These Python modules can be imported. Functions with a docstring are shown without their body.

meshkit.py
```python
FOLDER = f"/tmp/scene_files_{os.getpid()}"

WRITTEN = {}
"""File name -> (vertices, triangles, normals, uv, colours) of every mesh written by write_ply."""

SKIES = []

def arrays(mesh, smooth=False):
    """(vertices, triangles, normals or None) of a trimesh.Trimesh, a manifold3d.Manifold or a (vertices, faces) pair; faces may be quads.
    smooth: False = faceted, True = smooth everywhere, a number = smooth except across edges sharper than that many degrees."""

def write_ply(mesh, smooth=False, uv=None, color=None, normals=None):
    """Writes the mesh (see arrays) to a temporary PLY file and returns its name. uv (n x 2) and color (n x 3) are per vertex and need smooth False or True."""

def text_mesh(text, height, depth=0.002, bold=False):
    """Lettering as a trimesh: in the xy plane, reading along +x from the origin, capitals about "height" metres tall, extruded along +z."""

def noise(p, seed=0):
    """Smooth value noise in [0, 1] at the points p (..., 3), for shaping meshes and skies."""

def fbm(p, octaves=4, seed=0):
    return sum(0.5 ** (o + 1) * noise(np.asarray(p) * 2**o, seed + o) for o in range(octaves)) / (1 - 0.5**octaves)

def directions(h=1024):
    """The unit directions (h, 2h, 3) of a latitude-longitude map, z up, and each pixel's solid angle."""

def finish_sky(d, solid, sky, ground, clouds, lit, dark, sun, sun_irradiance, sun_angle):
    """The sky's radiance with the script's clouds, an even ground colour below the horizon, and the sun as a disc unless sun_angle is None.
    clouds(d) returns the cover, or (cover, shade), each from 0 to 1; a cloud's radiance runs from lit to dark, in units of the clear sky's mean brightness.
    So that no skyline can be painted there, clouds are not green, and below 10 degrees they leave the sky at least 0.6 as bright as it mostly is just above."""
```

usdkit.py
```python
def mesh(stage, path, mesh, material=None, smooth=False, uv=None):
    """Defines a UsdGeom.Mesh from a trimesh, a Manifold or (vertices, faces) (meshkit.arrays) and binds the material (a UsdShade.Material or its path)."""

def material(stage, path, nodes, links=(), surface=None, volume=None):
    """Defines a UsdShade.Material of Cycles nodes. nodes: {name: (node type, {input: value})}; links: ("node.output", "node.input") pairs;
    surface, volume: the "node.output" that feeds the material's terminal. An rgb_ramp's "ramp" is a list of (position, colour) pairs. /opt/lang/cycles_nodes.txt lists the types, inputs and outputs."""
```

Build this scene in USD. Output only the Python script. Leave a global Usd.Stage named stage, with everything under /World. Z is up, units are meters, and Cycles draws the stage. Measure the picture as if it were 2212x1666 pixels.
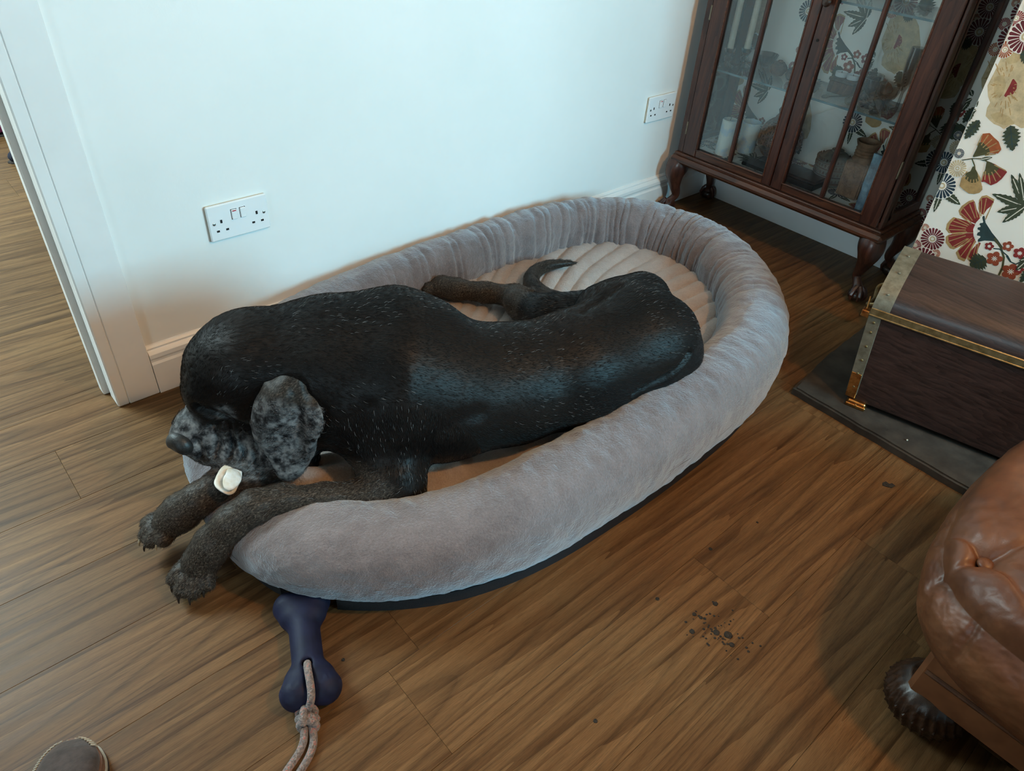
import math, random, numpy as np, trimesh, usdkit, meshkit
import manifold3d as m3
from shapely.geometry import Polygon, LineString, Point, box as sbox
from shapely import affinity
from shapely.ops import unary_union
from pxr import Usd, UsdGeom, UsdLux, UsdShade, Gf, Sdf, Vt

stage = Usd.Stage.CreateInMemory()
UsdGeom.SetStageUpAxis(stage, 'Z'); UsdGeom.SetStageMetersPerUnit(stage, 1.0)
UsdGeom.Xform.Define(stage, '/World'); UsdGeom.Scope.Define(stage, '/World/Looks')
rng = np.random.default_rng(7); random.seed(7)

# ---------------------------------------------------------------- camera, light, exposure
cam = UsdGeom.Camera.Define(stage, '/World/camera')
cam.CreateHorizontalApertureAttr(36.0); cam.CreateFocalLengthAttr(36.0 * 1560.27 / 2212)
cam.CreateFStopAttr(0.0); cam.CreateClippingRangeAttr((0.05, 100))
cam.CreateExposureAttr(0.0)
cam.AddTransformOp().Set(Gf.Matrix4d(0.75168127, -0.65696262, 0.05809807, 0,
                                     0.37333491, 0.49646472, 0.78367329, 0,
                                     -0.5436877, -0.5673825, 0.61845031, 0, 0, 0, 1.16, 1))

def rect_light(name, loc, rx, ry, w, h, power, color):
    l = UsdLux.RectLight.Define(stage, '/World/' + name)
    l.AddTranslateOp().Set(loc); l.AddRotateXYZOp().Set((rx, ry, 0))
    l.CreateWidthAttr(w); l.CreateHeightAttr(h); l.CreateIntensityAttr(power); l.CreateColorAttr(color)
    return l
WX0, WX1, WZ0, WZ1 = 1.05, 2.42, 0.95, 2.05          # the window opposite the white wall
rect_light('daylight', ((WX0 + WX1) / 2, -2.33, (WZ0 + WZ1) / 2), 90, 0, WX1 - WX0, WZ1 - WZ0, 45.0, (0.32, 0.77, 1.0))
RY0, RY1 = -1.5, -0.2                                # smaller window at the far end of the room, behind the camera
rect_light('rear_daylight', (-2.74, (RY0 + RY1) / 2, (WZ0 + WZ1) / 2), 0, -90, WZ1 - WZ0, RY1 - RY0, 15.0, (0.58, 0.86, 1.0))
lamp = UsdLux.SphereLight.Define(stage, '/World/ceiling_bulb_light')
lamp.AddTranslateOp().Set((1.05, -0.55, 2.12)); lamp.CreateRadiusAttr(0.07); lamp.CreateIntensityAttr(355.0); lamp.CreateColorAttr((1.0, 0.49, 0.155))
rect_light('hall_daylight', (-0.9, 3.2, 2.3), 0, 0, 1.2, 1.2, 36.0, (0.72, 0.95, 1.0))

# ---------------------------------------------------------------- helpers
_used = {}
def numbered(path):
    n = _used.get(path, 0); _used[path] = n + 1
    return path if n == 0 else f'{path}_{n:03d}'
_org = {}
def tag(p, label=None, cat=None, group=None, kind=None):
    for k, v in (('label', label), ('category', cat), ('group', group), ('kind', kind)):
        if v: p.SetCustomDataByKey(k, v)
    return p
def thing(name, label, cat, loc=(0, 0, 0), group=None, kind=None, rotz=0):
    path = numbered('/World/' + name)
    x = UsdGeom.Xform.Define(stage, path); x.AddTranslateOp().Set(tuple(float(a) for a in loc))
    if rotz: x.AddRotateZOp().Set(float(rotz))
    _org[path] = np.array(loc, float)
    return tag(x.GetPrim(), label, cat, group, kind)
def obj(name, mesh, mat, parent=None, smooth=30, label=None, cat=None, group=None, kind=None, col=None):
    """one Mesh prim; coordinates are the room's, also under a parent"""
    base = parent.GetPath().pathString if parent is not None else '/World'
    path = numbered(base + '/' + name)
    if parent is not None:
        o = _org.get(base, np.zeros(3))
        _org[path] = o
        if np.abs(o).max() > 0:
            v, f, _ = meshkit.arrays(mesh, False); mesh = (v - o, f)
    g = usdkit.mesh(stage, path, mesh, '/World/Looks/' + mat, smooth=smooth)
    if col is not None:
        UsdGeom.PrimvarsAPI(g).CreatePrimvar('tint', Sdf.ValueTypeNames.Color3fArray, 'vertex').Set(Vt.Vec3fArray.FromNumpy(np.asarray(col, np.float32)))
    return tag(g.GetPrim(), label, cat, group, kind)
def struct(name, mesh, mat, smooth=30, label=None):
    return obj(name, mesh, mat, None, smooth, label=label, kind='structure')

def tri(m):
    v, f, _ = meshkit.arrays(m, False)
    return trimesh.Trimesh(v, f, process=False)
def join(*ms): return trimesh.util.concatenate([tri(m) for m in ms])
def box(x0, x1, y0, y1, z0, z1, c=0.0):
    """box with its edges chamfered by c"""
    if c <= 0:
        b = trimesh.creation.box((x1 - x0, y1 - y0, z1 - z0)); b.apply_translation(((x0 + x1) / 2, (y0 + y1) / 2, (z0 + z1) / 2)); return b
    pts = []
    for k in range(3):
        for sx in (0, 1):
            for sy in (0, 1):
                for sz in (0, 1):
                    d = [c, c, c]; d[k] = 0
                    pts.append(((x0 + d[0], x1 - d[0])[sx], (y0 + d[1], y1 - d[1])[sy], (z0 + d[2], z1 - d[2])[sz]))
    return tri(m3.Manifold.hull_points(np.array(pts, np.float32)))
def lathe(prof, n=32, at=(0, 0, 0)):
    """solid of revolution about z from (r, z) pairs, bottom to top"""
    p = np.array(prof, float); a = np.linspace(0, 2 * math.pi, n, endpoint=False)
    v = np.stack([np.outer(p[:, 0], np.cos(a)), np.outer(p[:, 0], np.sin(a)), np.repeat(p[:, 1:2], n, 1)], -1).reshape(-1, 3)
    f = []
    for i in range(len(p) - 1):
        for j in range(n):
            k = (j + 1) % n
            f.append((i * n + j, i * n + k, (i + 1) * n + k, (i + 1) * n + j))
    f = np.array(f); v = np.vstack([v, [0, 0, p[0, 1]], [0, 0, p[-1, 1]]]) ; b, t = len(v) - 2, len(v) - 1
    caps = [(b, (j + 1) % n, j) for j in range(n)] + [(t, (len(p) - 1) * n + j, (len(p) - 1) * n + (j + 1) % n) for j in range(n)]
    f = np.vstack([f[:, [0, 1, 2]], f[:, [0, 2, 3]], caps])
    m = trimesh.Trimesh(v + np.array(at), f, process=False)
    return m
def spline(pts, n, closed=False):
    from scipy.interpolate import CubicSpline
    p = np.array(pts, float)
    if closed: p = np.vstack([p, p[:1]])
    d = np.r_[0, np.cumsum(np.maximum(np.linalg.norm(np.diff(p[:, :3], axis=0), axis=1), 1e-6))]
    cs = CubicSpline(d, p, bc_type='periodic' if closed else 'natural')
    return cs(np.linspace(0, d[-1], n, endpoint=not closed))
def tube(pts, r, n=12, cap=True):
    """swept round bar through pts; r a number or one per point"""
    p = np.array(pts, float); r = np.broadcast_to(r, len(p))
    t = np.gradient(p, axis=0); t /= np.linalg.norm(t, axis=1, keepdims=True)
    u = np.cross(t[0], [0, 0, 1.0]);
    if np.linalg.norm(u) < 1e-3: u = np.cross(t[0], [1.0, 0, 0])
    u /= np.linalg.norm(u); rows = []
    a = np.linspace(0, 2 * math.pi, n, endpoint=False)
    for i in range(len(p)):
        u = u - t[i] * (u @ t[i]); u /= np.linalg.norm(u); w = np.cross(t[i], u)
        rows.append(p[i] + r[i] * (np.outer(np.cos(a), u) + np.outer(np.sin(a), w)))
    v = np.vstack(rows); f = []
    for i in range(len(p) - 1):
        for j in range(n):
            k = (j + 1) % n; f.append((i * n + j, i * n + k, (i + 1) * n + k, (i + 1) * n + j))
    f = np.array(f); f = np.vstack([f[:, [0, 1, 2]], f[:, [0, 2, 3]]])
    if cap:
        v = np.vstack([v, p[0], p[-1]]); m = len(v)
        f = np.vstack([f, [(m - 2, (j + 1) % n, j) for j in range(n)], [(m - 1, (len(p) - 1) * n + j, (len(p) - 1) * n + (j + 1) % n) for j in range(n)]])
    return trimesh.Trimesh(v, f, process=False)
def ball(c, r, s=(1, 1, 1), sub=3):
    b = trimesh.creation.icosphere(subdivisions=sub, radius=r); b.apply_scale(s); b.apply_translation(c); return b
def prism(poly, h, frame):
    """extrude a shapely polygon by h; frame = (origin, u, v, n) puts it in the room"""
    o, u, v, n = (np.array(a, float) for a in frame)
    m = trimesh.creation.extrude_polygon(poly, h, engine='earcut')
    return trimesh.Trimesh(o + m.vertices[:, :1] * u + m.vertices[:, 1:2] * v + m.vertices[:, 2:] * n, m.faces, process=False)
def surface_grid(fn, nu, nv, closed_u=False):
    """mesh of fn(u, v) -> points over the unit square"""
    u = np.linspace(0, 1, nu, endpoint=not closed_u); v = np.linspace(0, 1, nv)
    U, Vv = np.meshgrid(u, v, indexing='ij'); P = fn(U.ravel(), Vv.ravel())
    i = np.arange(nu if closed_u else nu - 1)[:, None]; j = np.arange(nv - 1)[None]
    i2 = (i + 1) % nu
    f = np.stack(np.broadcast_arrays(i * nv + j, i2 * nv + j, i2 * nv + j + 1, i * nv + j + 1), -1).reshape(-1, 4)
    return trimesh.Trimesh(P, np.vstack([f[:, [0, 1, 2]], f[:, [0, 2, 3]]]), process=False)

def sdf_mesh(prims, lo, hi, h):
    """prims: list of (kind, params, k); smooth union of round cones and ellipsoids on a grid, then surface nets"""
    lo = np.array(lo, float); hi = np.array(hi, float); n = np.ceil((hi - lo) / h).astype(int) + 1
    D = np.full(n, 1.0)
    ax = [lo[i] + h * np.arange(n[i]) for i in range(3)]
    for kind, q, k in prims:
        if kind in ('c', 'cut'):
            a, ra, b, rb = np.array(q[0], float), q[1], np.array(q[2], float), q[3]
            m = max(ra, rb) + abs(k) * 1.5 + 3 * h; bl, bh = np.minimum(a, b) - m, np.maximum(a, b) + m
        else:
            c, rad, R = np.array(q[0], float), np.array(q[1], float), np.array(q[2], float)
            m = rad.max() + abs(k) * 1.5 + 3 * h; bl, bh = c - m, c + m
        i0 = np.clip(np.floor((bl - lo) / h).astype(int), 0, n); i1 = np.clip(np.ceil((bh - lo) / h).astype(int) + 1, 0, n)
        if (i1 <= i0).any(): continue
        sl = tuple(slice(x, y) for x, y in zip(i0, i1))
        X = np.stack(np.meshgrid(*(ax[i][sl[i]] for i in range(3)), indexing='ij'), -1)
        if kind in ('c', 'cut'):
            ab = b - a; L2 = ab @ ab + 1e-12; t = np.clip(((X - a) @ ab) / L2, 0, 1)
            d = np.linalg.norm(X - a - t[..., None] * ab, axis=-1) - (ra + (rb - ra) * t)
        else:
            y = (X - c) @ R.T / rad; l = np.linalg.norm(y, axis=-1); g = np.linalg.norm(y / rad, axis=-1)
            d = l * (l - 1) / np.maximum(g, 1e-9)
        o = D[sl]
        if kind == 'cut':
            hh = np.clip(0.5 - 0.5 * (o + d) / k, 0, 1); D[sl] = o * (1 - hh) - d * hh + k * hh * (1 - hh)
        else:
            hh = np.clip(0.5 + 0.5 * (o - d) / k, 0, 1); D[sl] = o * (1 - hh) + d * hh - k * hh * (1 - hh)
    s = D < 0
    c = [s[i:n[0] - 1 + i, j:n[1] - 1 + j, k:n[2] - 1 + k] for i in (0, 1) for j in (0, 1) for k in (0, 1)]
    cnt = sum(x.astype(int) for x in c); act = (cnt > 0) & (cnt < 8)
    idx = np.full(act.shape, -1); idx[act] = np.arange(act.sum())
    base = np.argwhere(act); acc = np.zeros((len(base), 3)); num = np.zeros(len(base))
    corners = [(i, j, k) for i in (0, 1) for j in (0, 1) for k in (0, 1)]
    for p in range(8):
        for q in range(p + 1, 8):
            a, b = np.array(corners[p]), np.array(corners[q])
            if np.abs(a - b).sum() != 1: continue
            da = D[tuple((base + a).T)]; db = D[tuple((base + b).T)]; x = (da < 0) != (db < 0)
            t = np.where(x, da / np.where(x, da - db, 1), 0)[:, None]
            acc += np.where(x[:, None], a + t * (b - a), 0); num += x
    V = lo + h * (base + acc / num[:, None]); F = []
    for axis in range(3):
        e = [0, 0, 0]; e[axis] = 1; u, w = [(1, 2), (2, 0), (0, 1)][axis]
        a = s[tuple(slice(0, n[i] - 1) if i == axis else slice(1, n[i] - 1) for i in range(3))]
        b = s[tuple(slice(1, n[i]) if i == axis else slice(1, n[i] - 1) for i in range(3))]
        P = np.argwhere(a != b); flip = a[tuple(P.T)]
        P = P + np.array([0 if i == axis else 1 for i in range(3)])
        du = np.eye(3, dtype=int)[u]; dw = np.eye(3, dtype=int)[w]
        q = np.stack([idx[tuple(x.T)] for x in (P - du - dw, P - dw, P, P - du)], 1)
        q[~flip] = q[~flip][:, ::-1]
        F.append(q)
    F = np.vstack(F); F = F[(F >= 0).all(1)]
    return trimesh.Trimesh(V, np.vstack([F[:, [0, 1, 2]], F[:, [0, 2, 3]]]), process=False)

def mat(name, nodes, links=(), surface='p.BSDF', volume=None):
    usdkit.material(stage, '/World/Looks/' + name, nodes, links, surface=surface, volume=volume)
def plain(name, color, rough=0.5, **kw):
    mat(name, {'p': ('principled_bsdf', dict(base_color=color, roughness=rough, **kw))})

# ---------------------------------------------------------------- materials
def wood(name, dark, mid, light, stretch, rough=0.4, fine=60, coat=0.0, vary=0.35, bump=0.15, ring=3.0, iso=0.8, spec=0.4, pore=(3.0, 70.0, 30.0)):
    """wood grain running along the axis with the small stretch factor"""
    mat(name, {
        'g': ('geometry', {}), 'oi': ('object_info', {}),
        'off': ('combine_xyz', {}), 'k1': ('math', {'math_type': 'multiply', 'value2': 37.0}), 'k2': ('math', {'math_type': 'multiply', 'value2': 11.3}),
        'add': ('vector_math', {'math_type': 'add'}),
        'map': ('mapping', {'scale': stretch}),
        'warp': ('noise_texture', {'scale': 1.1, 'detail': 3.0, 'roughness': 0.55}),
        'ws': ('vector_math', {'math_type': 'scale', 'scale': 0.9}),
        'wadd': ('vector_math', {'math_type': 'add'}),
        'rings': ('wave_texture', {'wave_type': 'bands', 'bands_direction': 'diagonal', 'profile': 'saw', 'scale': ring, 'distortion': 4.0, 'detail': 2.0, 'detail_scale': 1.2, 'detail_roughness': 0.6}),
        'streak': ('noise_texture', {'scale': 6.0, 'detail': 6.0, 'roughness': 0.62, 'distortion': 0.3}),
        'fmap': ('mapping', {'scale': pore}),
        'pore': ('noise_texture', {'scale': fine / 6.0, 'detail': 4.0, 'roughness': 0.7}),
        'pr': ('rgb_ramp', {'ramp': [(0, (0.45,) * 3), (0.40, (0.75,) * 3), (0.56, (1,) * 3), (1, (1.06,) * 3)]}),
        'mixf': ('mix_float', {'fac': 0.22}),
        'iso': ('noise_texture', {'scale': 0.62, 'detail': 1.2, 'roughness': 0.4, 'distortion': 0.25}), 'im': ('math', {'math_type': 'multiply', 'value2': 26.0}), 'if_': ('math', {'math_type': 'fraction'}),
        'ir': ('rgb_ramp', {'ramp': [(0, (iso,) * 3), (0.10, (iso + .12,) * 3), (0.30, (1,) * 3), (0.85, (1.04,) * 3), (1, (iso + .1,) * 3)]}), 'mul2': ('mix_color', {'blend_type': 'multiply', 'fac': 1.0}),
        'ramp': ('rgb_ramp', {'ramp': [(0.0, dark), (0.30, dark), (0.5, mid), (0.78, light), (1.0, light)]}),
        'vr': ('map_range', {'to_min': 1 - vary, 'to_max': 1 + vary * 0.6}),
        'mul': ('mix_color', {'blend_type': 'multiply', 'fac': 1.0}),
        'tone': ('vector_math', {'math_type': 'scale'}),
        'rr': ('map_range', {'to_min': rough - 0.08, 'to_max': rough + 0.12}),
        'b': ('bump', {'strength': bump, 'distance': 0.002}),
        'p': ('principled_bsdf', {'coat_weight': coat, 'coat_roughness': 0.2, 'specular_ior_level': spec})},
        [('oi.random', 'k1.value1'), ('oi.random', 'k2.value1'), ('k1.value', 'off.x'), ('k2.value', 'off.y'), ('k1.value', 'off.z'),
         ('g.position', 'add.vector1'), ('off.vector', 'add.vector2'), ('add.vector', 'map.vector'), ('map.vector', 'warp.vector'),
         ('warp.color', 'ws.vector1'), ('map.vector', 'wadd.vector1'), ('ws.vector', 'wadd.vector2'), ('wadd.vector', 'rings.vector'), ('map.vector', 'streak.vector'),
         ('add.vector', 'fmap.vector'), ('fmap.vector', 'pore.vector'), ('pore.fac', 'pr.fac'),
         ('streak.fac', 'mixf.a'), ('rings.fac', 'mixf.b'), ('mixf.result', 'ramp.fac'),
         ('map.vector', 'iso.vector'), ('iso.fac', 'im.value1'), ('im.value', 'if_.value1'), ('if_.value', 'ir.fac'), ('ramp.color', 'mul2.a'), ('ir.color', 'mul2.b'), ('mul2.result', 'mul.a'), ('pr.color', 'mul.b'), ('oi.random', 'vr.value'), ('mul.result', 'tone.vector1'), ('vr.result', 'tone.scale'),
         ('tone.vector', 'p.base_color'), ('streak.fac', 'rr.value'), ('rr.result', 'p.roughness'), ('pore.fac', 'b.height'), ('b.normal', 'p.normal')])
wood('floor_oak', (0.085, 0.040, 0.015), (0.150, 0.077, 0.031), (0.215, 0.118, 0.051), (0.55, 9.5, 5.0), rough=0.40, fine=80, vary=0.12, bump=0.06, ring=1.6, iso=0.66, spec=0.17)
wood('mahogany', (0.030, 0.010, 0.007), (0.062, 0.021, 0.013), (0.105, 0.038, 0.022), (9.0, 9.0, 0.9), rough=0.34, coat=0.25, vary=0.1, bump=0.05, pore=(70.0, 70.0, 3.0))
wood('mahogany_rail', (0.035, 0.012, 0.007), (0.080, 0.027, 0.013), (0.14, 0.050, 0.022), (9.0, 0.9, 9.0), rough=0.34, coat=0.25, vary=0.1, bump=0.05, pore=(70.0, 3.0, 70.0))
wood('chest_wood', (0.016, 0.007, 0.005), (0.038, 0.017, 0.013), (0.066, 0.030, 0.022), (16.0, 0.8, 16.0), rough=0.42, coat=0.12, vary=0.0, bump=0.12, fine=110, pore=(70.0, 3.0, 70.0))
wood('dark_turned_wood', (0.014, 0.007, 0.004), (0.03, 0.014, 0.008), (0.055, 0.026, 0.014), (6.0, 6.0, 6.0), rough=0.30, coat=0.15, vary=0.0, pore=(40.0, 40.0, 40.0))
wood('carved_wood', (0.07, 0.028, 0.013), (0.14, 0.06, 0.028), (0.22, 0.10, 0.05), (6.0, 6.0, 2.0), rough=0.5, vary=0.0, pore=(40.0, 40.0, 8.0))

def noisy(name, c1, c2, scale, rough=0.6, bump=0.0, bscale=None, dist=0.002, stretch=(1, 1, 1), lo=0.35, hi=0.65, **kw):
    mat(name, {'g': ('geometry', {}), 'm': ('mapping', {'scale': stretch}), 'n': ('noise_texture', {'scale': scale, 'detail': 5.0, 'roughness': 0.6}),
               'r': ('rgb_ramp', {'ramp': [(lo, c1), (hi, c2)]}), 'bn': ('noise_texture', {'scale': bscale or scale, 'detail': 4.0, 'roughness': 0.6}),
               'b': ('bump', {'strength': bump, 'distance': dist}), 'p': ('principled_bsdf', dict(roughness=rough, **kw))},
        [('g.position', 'm.vector'), ('m.vector', 'n.vector'), ('m.vector', 'bn.vector'), ('n.fac', 'r.fac'), ('r.color', 'p.base_color'), ('bn.fac', 'b.height')] + ([('b.normal', 'p.normal')] if bump else []))
noisy('wall_paint', (0.78, 0.79, 0.77), (0.82, 0.82, 0.80), 3.0, 0.55, 0.12, 90, 0.002)
noisy('trim_paint', (0.78, 0.78, 0.77), (0.83, 0.83, 0.82), 6.0, 0.33, 0.05, 60, 0.001)
noisy('taupe_paint', (0.26, 0.20, 0.15), (0.30, 0.235, 0.175), 3.0, 0.6)
plain('ceiling_paint', (0.62, 0.55, 0.45), 0.9)
plain('socket_plastic', (0.80, 0.82, 0.83), 0.28)
plain('socket_backbox', (0.62, 0.56, 0.42), 0.4)
plain('dark_hole', (0.006, 0.006, 0.006), 0.8)
plain('red_mark', (0.45, 0.03, 0.05), 0.4)
plain('screw_metal', (0.45, 0.44, 0.40), 0.35, metallic=1.0)
noisy('wallpaper', (0.84, 0.82, 0.75), (0.88, 0.865, 0.80), 5.0, 0.6, 0.08, 260, 0.001)
mat('wallpaper_print', {'a': ('attribute', {'attribute': 'tint'}), 'g': ('geometry', {}), 'n': ('noise_texture', {'scale': 55.0, 'detail': 4.0, 'roughness': 0.65}),
    'r': ('map_range', {'from_min': 0.25, 'from_max': 0.75, 'to_min': 0.72, 'to_max': 1.28}), 's': ('vector_math', {'math_type': 'scale'}), 'p': ('principled_bsdf', {'roughness': 0.6})},
    [('g.position', 'n.vector'), ('n.fac', 'r.value'), ('a.color', 's.vector1'), ('r.result', 's.scale'), ('s.vector', 'p.base_color')])
# plush: short nap that catches light at its edges
def plush(name, c1, c2, sheen):
    mat(name, {'g': ('geometry', {}), 'n': ('noise_texture', {'scale': 14.0, 'detail': 6.0, 'roughness': 0.68}), 'f': ('noise_texture', {'scale': 240.0, 'detail': 3.0, 'roughness': 0.7}),
               'q': ('noise_texture', {'scale': 95.0, 'detail': 3.0, 'roughness': 0.6, 'distortion': 0.8}),
               'mx': ('mix_float', {'fac': 0.45}), 'r': ('rgb_ramp', {'ramp': [(0.30, c1), (0.68, c2)]}),
               'b': ('bump', {'strength': 0.7, 'distance': 0.005}), 'b2': ('bump', {'strength': 0.22, 'distance': 0.006}),
               'p': ('principled_bsdf', dict(roughness=0.85, sheen_weight=sheen, sheen_roughness=0.42, sheen_tint=(0.75, 0.88, 1.0), specular_ior_level=0.15))},
        [('g.position', 'n.vector'), ('g.position', 'f.vector'), ('g.position', 'q.vector'), ('n.fac', 'mx.a'), ('f.fac', 'mx.b'), ('mx.result', 'r.fac'), ('r.color', 'p.base_color'),
         ('f.fac', 'b.height'), ('q.fac', 'b2.height'), ('b.normal', 'b2.normal'), ('b2.normal', 'p.normal')])
plush('plush_mauve', (0.122, 0.096, 0.095), (0.250, 0.204, 0.202), 1.0)
plush('plush_mattress', (0.31, 0.25, 0.217), (0.49, 0.40, 0.355), 0.4)
noisy('bed_underside', (0.006, 0.006, 0.008), (0.014, 0.014, 0.017), 400, 0.8, 0.3, 500)
# dog coat: tint.r = blue merle patches, tint.g = grizzled brown legs
mat('dog_coat', {
    'a': ('attribute', {'attribute': 'tint'}), 'sx': ('separate_xyz', {}), 'g': ('geometry', {}), 'm': ('mapping', {'scale': (1.0, 2.6, 1.6)}),
    'n1': ('noise_texture', {'scale': 62.0, 'detail': 4.0, 'roughness': 0.62}), 'r1': ('rgb_ramp', {'ramp': [(0.36, (0.008, 0.008, 0.009)), (0.46, (0.045, 0.045, 0.047)), (0.58, (0.16, 0.158, 0.158)), (0.74, (0.27, 0.26, 0.25))]}),
    'n2': ('noise_texture', {'scale': 170.0, 'detail': 3.0, 'roughness': 0.6}), 'r2': ('rgb_ramp', {'ramp': [(0.34, (0.014, 0.011, 0.009)), (0.54, (0.048, 0.038, 0.030)), (0.68, (0.12, 0.097, 0.078)), (0.8, (0.22, 0.185, 0.15))]}),
    'n3': ('noise_texture', {'scale': 4.5, 'detail': 3.0, 'roughness': 0.55}), 'r3': ('rgb_ramp', {'ramp': [(0.38, (0.0045, 0.0044, 0.0047)), (0.66, (0.0120, 0.0078, 0.0060))]}),
    'nb': ('noise_texture', {'scale': 20.0, 'detail': 3.0, 'roughness': 0.6}), 'ab': ('vector_math', {'math_type': 'scale', 'scale': 0.28}), 'av': ('vector_math', {'math_type': 'add'}),
    'x1': ('mix_color', {}), 'x2': ('mix_color', {}),
    'f': ('noise_texture', {'scale': 260.0, 'detail': 3.0, 'roughness': 0.7}), 'b': ('bump', {'strength': 0.3, 'distance': 0.0015}),
    'rr': ('map_range', {'from_min': 0.3, 'from_max': 0.7, 'to_min': 0.34, 'to_max': 0.45}),
    'p': ('principled_bsdf', {'specular_ior_level': 0.15, 'sheen_weight': 0.0, 'sheen_roughness': 0.4, 'sheen_tint': (0.8, 0.85, 0.9), 'anisotropic': 0.3})},
    [('g.position', 'm.vector'), ('g.position', 'n1.vector'), ('m.vector', 'n2.vector'), ('g.position', 'n3.vector'), ('m.vector', 'f.vector'),
     ('n1.fac', 'r1.fac'), ('n2.fac', 'r2.fac'), ('n3.fac', 'r3.fac'), ('a.vector', 'sx.vector'),
     ('sx.y', 'x1.fac'), ('r3.color', 'x1.a'), ('r2.color', 'x1.b'), ('sx.x', 'x2.fac'), ('x1.result', 'x2.a'), ('r1.color', 'x2.b'), ('x2.result', 'p.base_color'),
     ('f.fac', 'b.height'), ('b.normal', 'p.normal'), ('n3.fac', 'rr.value'), ('rr.result', 'p.roughness')])
noisy('nose_leather', (0.006, 0.006, 0.006), (0.018, 0.017, 0.016), 220, 0.46, 0.5, 320, 0.001)
plain('claw_dark', (0.014, 0.012, 0.011), 0.35)
plain('claw_pale', (0.40, 0.31, 0.20), 0.4)
noisy('paw_pad', (0.05, 0.036, 0.030), (0.10, 0.075, 0.062), 120, 0.7, 0.3, 200)
plain('white_hair', (0.22, 0.22, 0.22), 0.5)
noisy('rawhide', (0.66, 0.58, 0.44), (0.86, 0.86, 0.84), 30, 0.45, 0.4, 60, 0.003)
mat('pane_glass', {'t': ('transparent_bsdf', {'color': (0.985, 0.99, 0.985)}), 'gl': ('glossy_bsdf', {'color': (1, 1, 1), 'roughness': 0.02}), 'f': ('fresnel', {'IOR': 1.5}), 'x': ('mix_closure', {})},
    [('f.fac', 'x.fac'), ('t.BSDF', 'x.closure1'), ('gl.BSDF', 'x.closure2')], surface='x.closure')
def thin_glass(name, color, edge, most):
    mat(name, {'lw': ('layer_weight', {'blend': 0.5}), 'r': ('rgb_ramp', {'ramp': [(0, color), (0.55, color), (1, edge)]}), 't': ('transparent_bsdf', {}), 'gl': ('glossy_bsdf', {'color': (1, 1, 1), 'roughness': 0.04}),
               'm': ('map_range', {'from_min': 0.1, 'from_max': 1.0, 'to_min': 0.06, 'to_max': most}), 'x': ('mix_closure', {})},
        [('lw.facing', 'r.fac'), ('r.color', 't.color'), ('lw.facing', 'm.value'), ('m.result', 'x.fac'), ('t.BSDF', 'x.closure1'), ('gl.BSDF', 'x.closure2')], surface='x.closure')
thin_glass('clear_glass', (0.96, 0.97, 0.96), (0.72, 0.74, 0.72), 0.6)
thin_glass('shelf_glass', (0.97, 0.985, 0.98), (0.93, 0.96, 0.955), 0.22)
plain('shelf_edge', (0.10, 0.19, 0.22), 0.15)
noisy('cream_wax', (0.76, 0.68, 0.52), (0.84, 0.77, 0.62), 40, 0.5)
noisy('pillar_wax', (0.50, 0.62, 0.70), (0.72, 0.73, 0.66), 22, 0.45, lo=0.42, hi=0.52)
noisy('terracotta', (0.17, 0.085, 0.045), (0.29, 0.16, 0.09), 45, 0.75, 0.35, 120)
noisy('grey_stoneware', (0.12, 0.105, 0.085), (0.19, 0.165, 0.135), 40, 0.7, 0.3, 100)
noisy('brown_stoneware', (0.075, 0.045, 0.033), (0.14, 0.088, 0.062), 50, 0.7, 0.35, 110)
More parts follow.
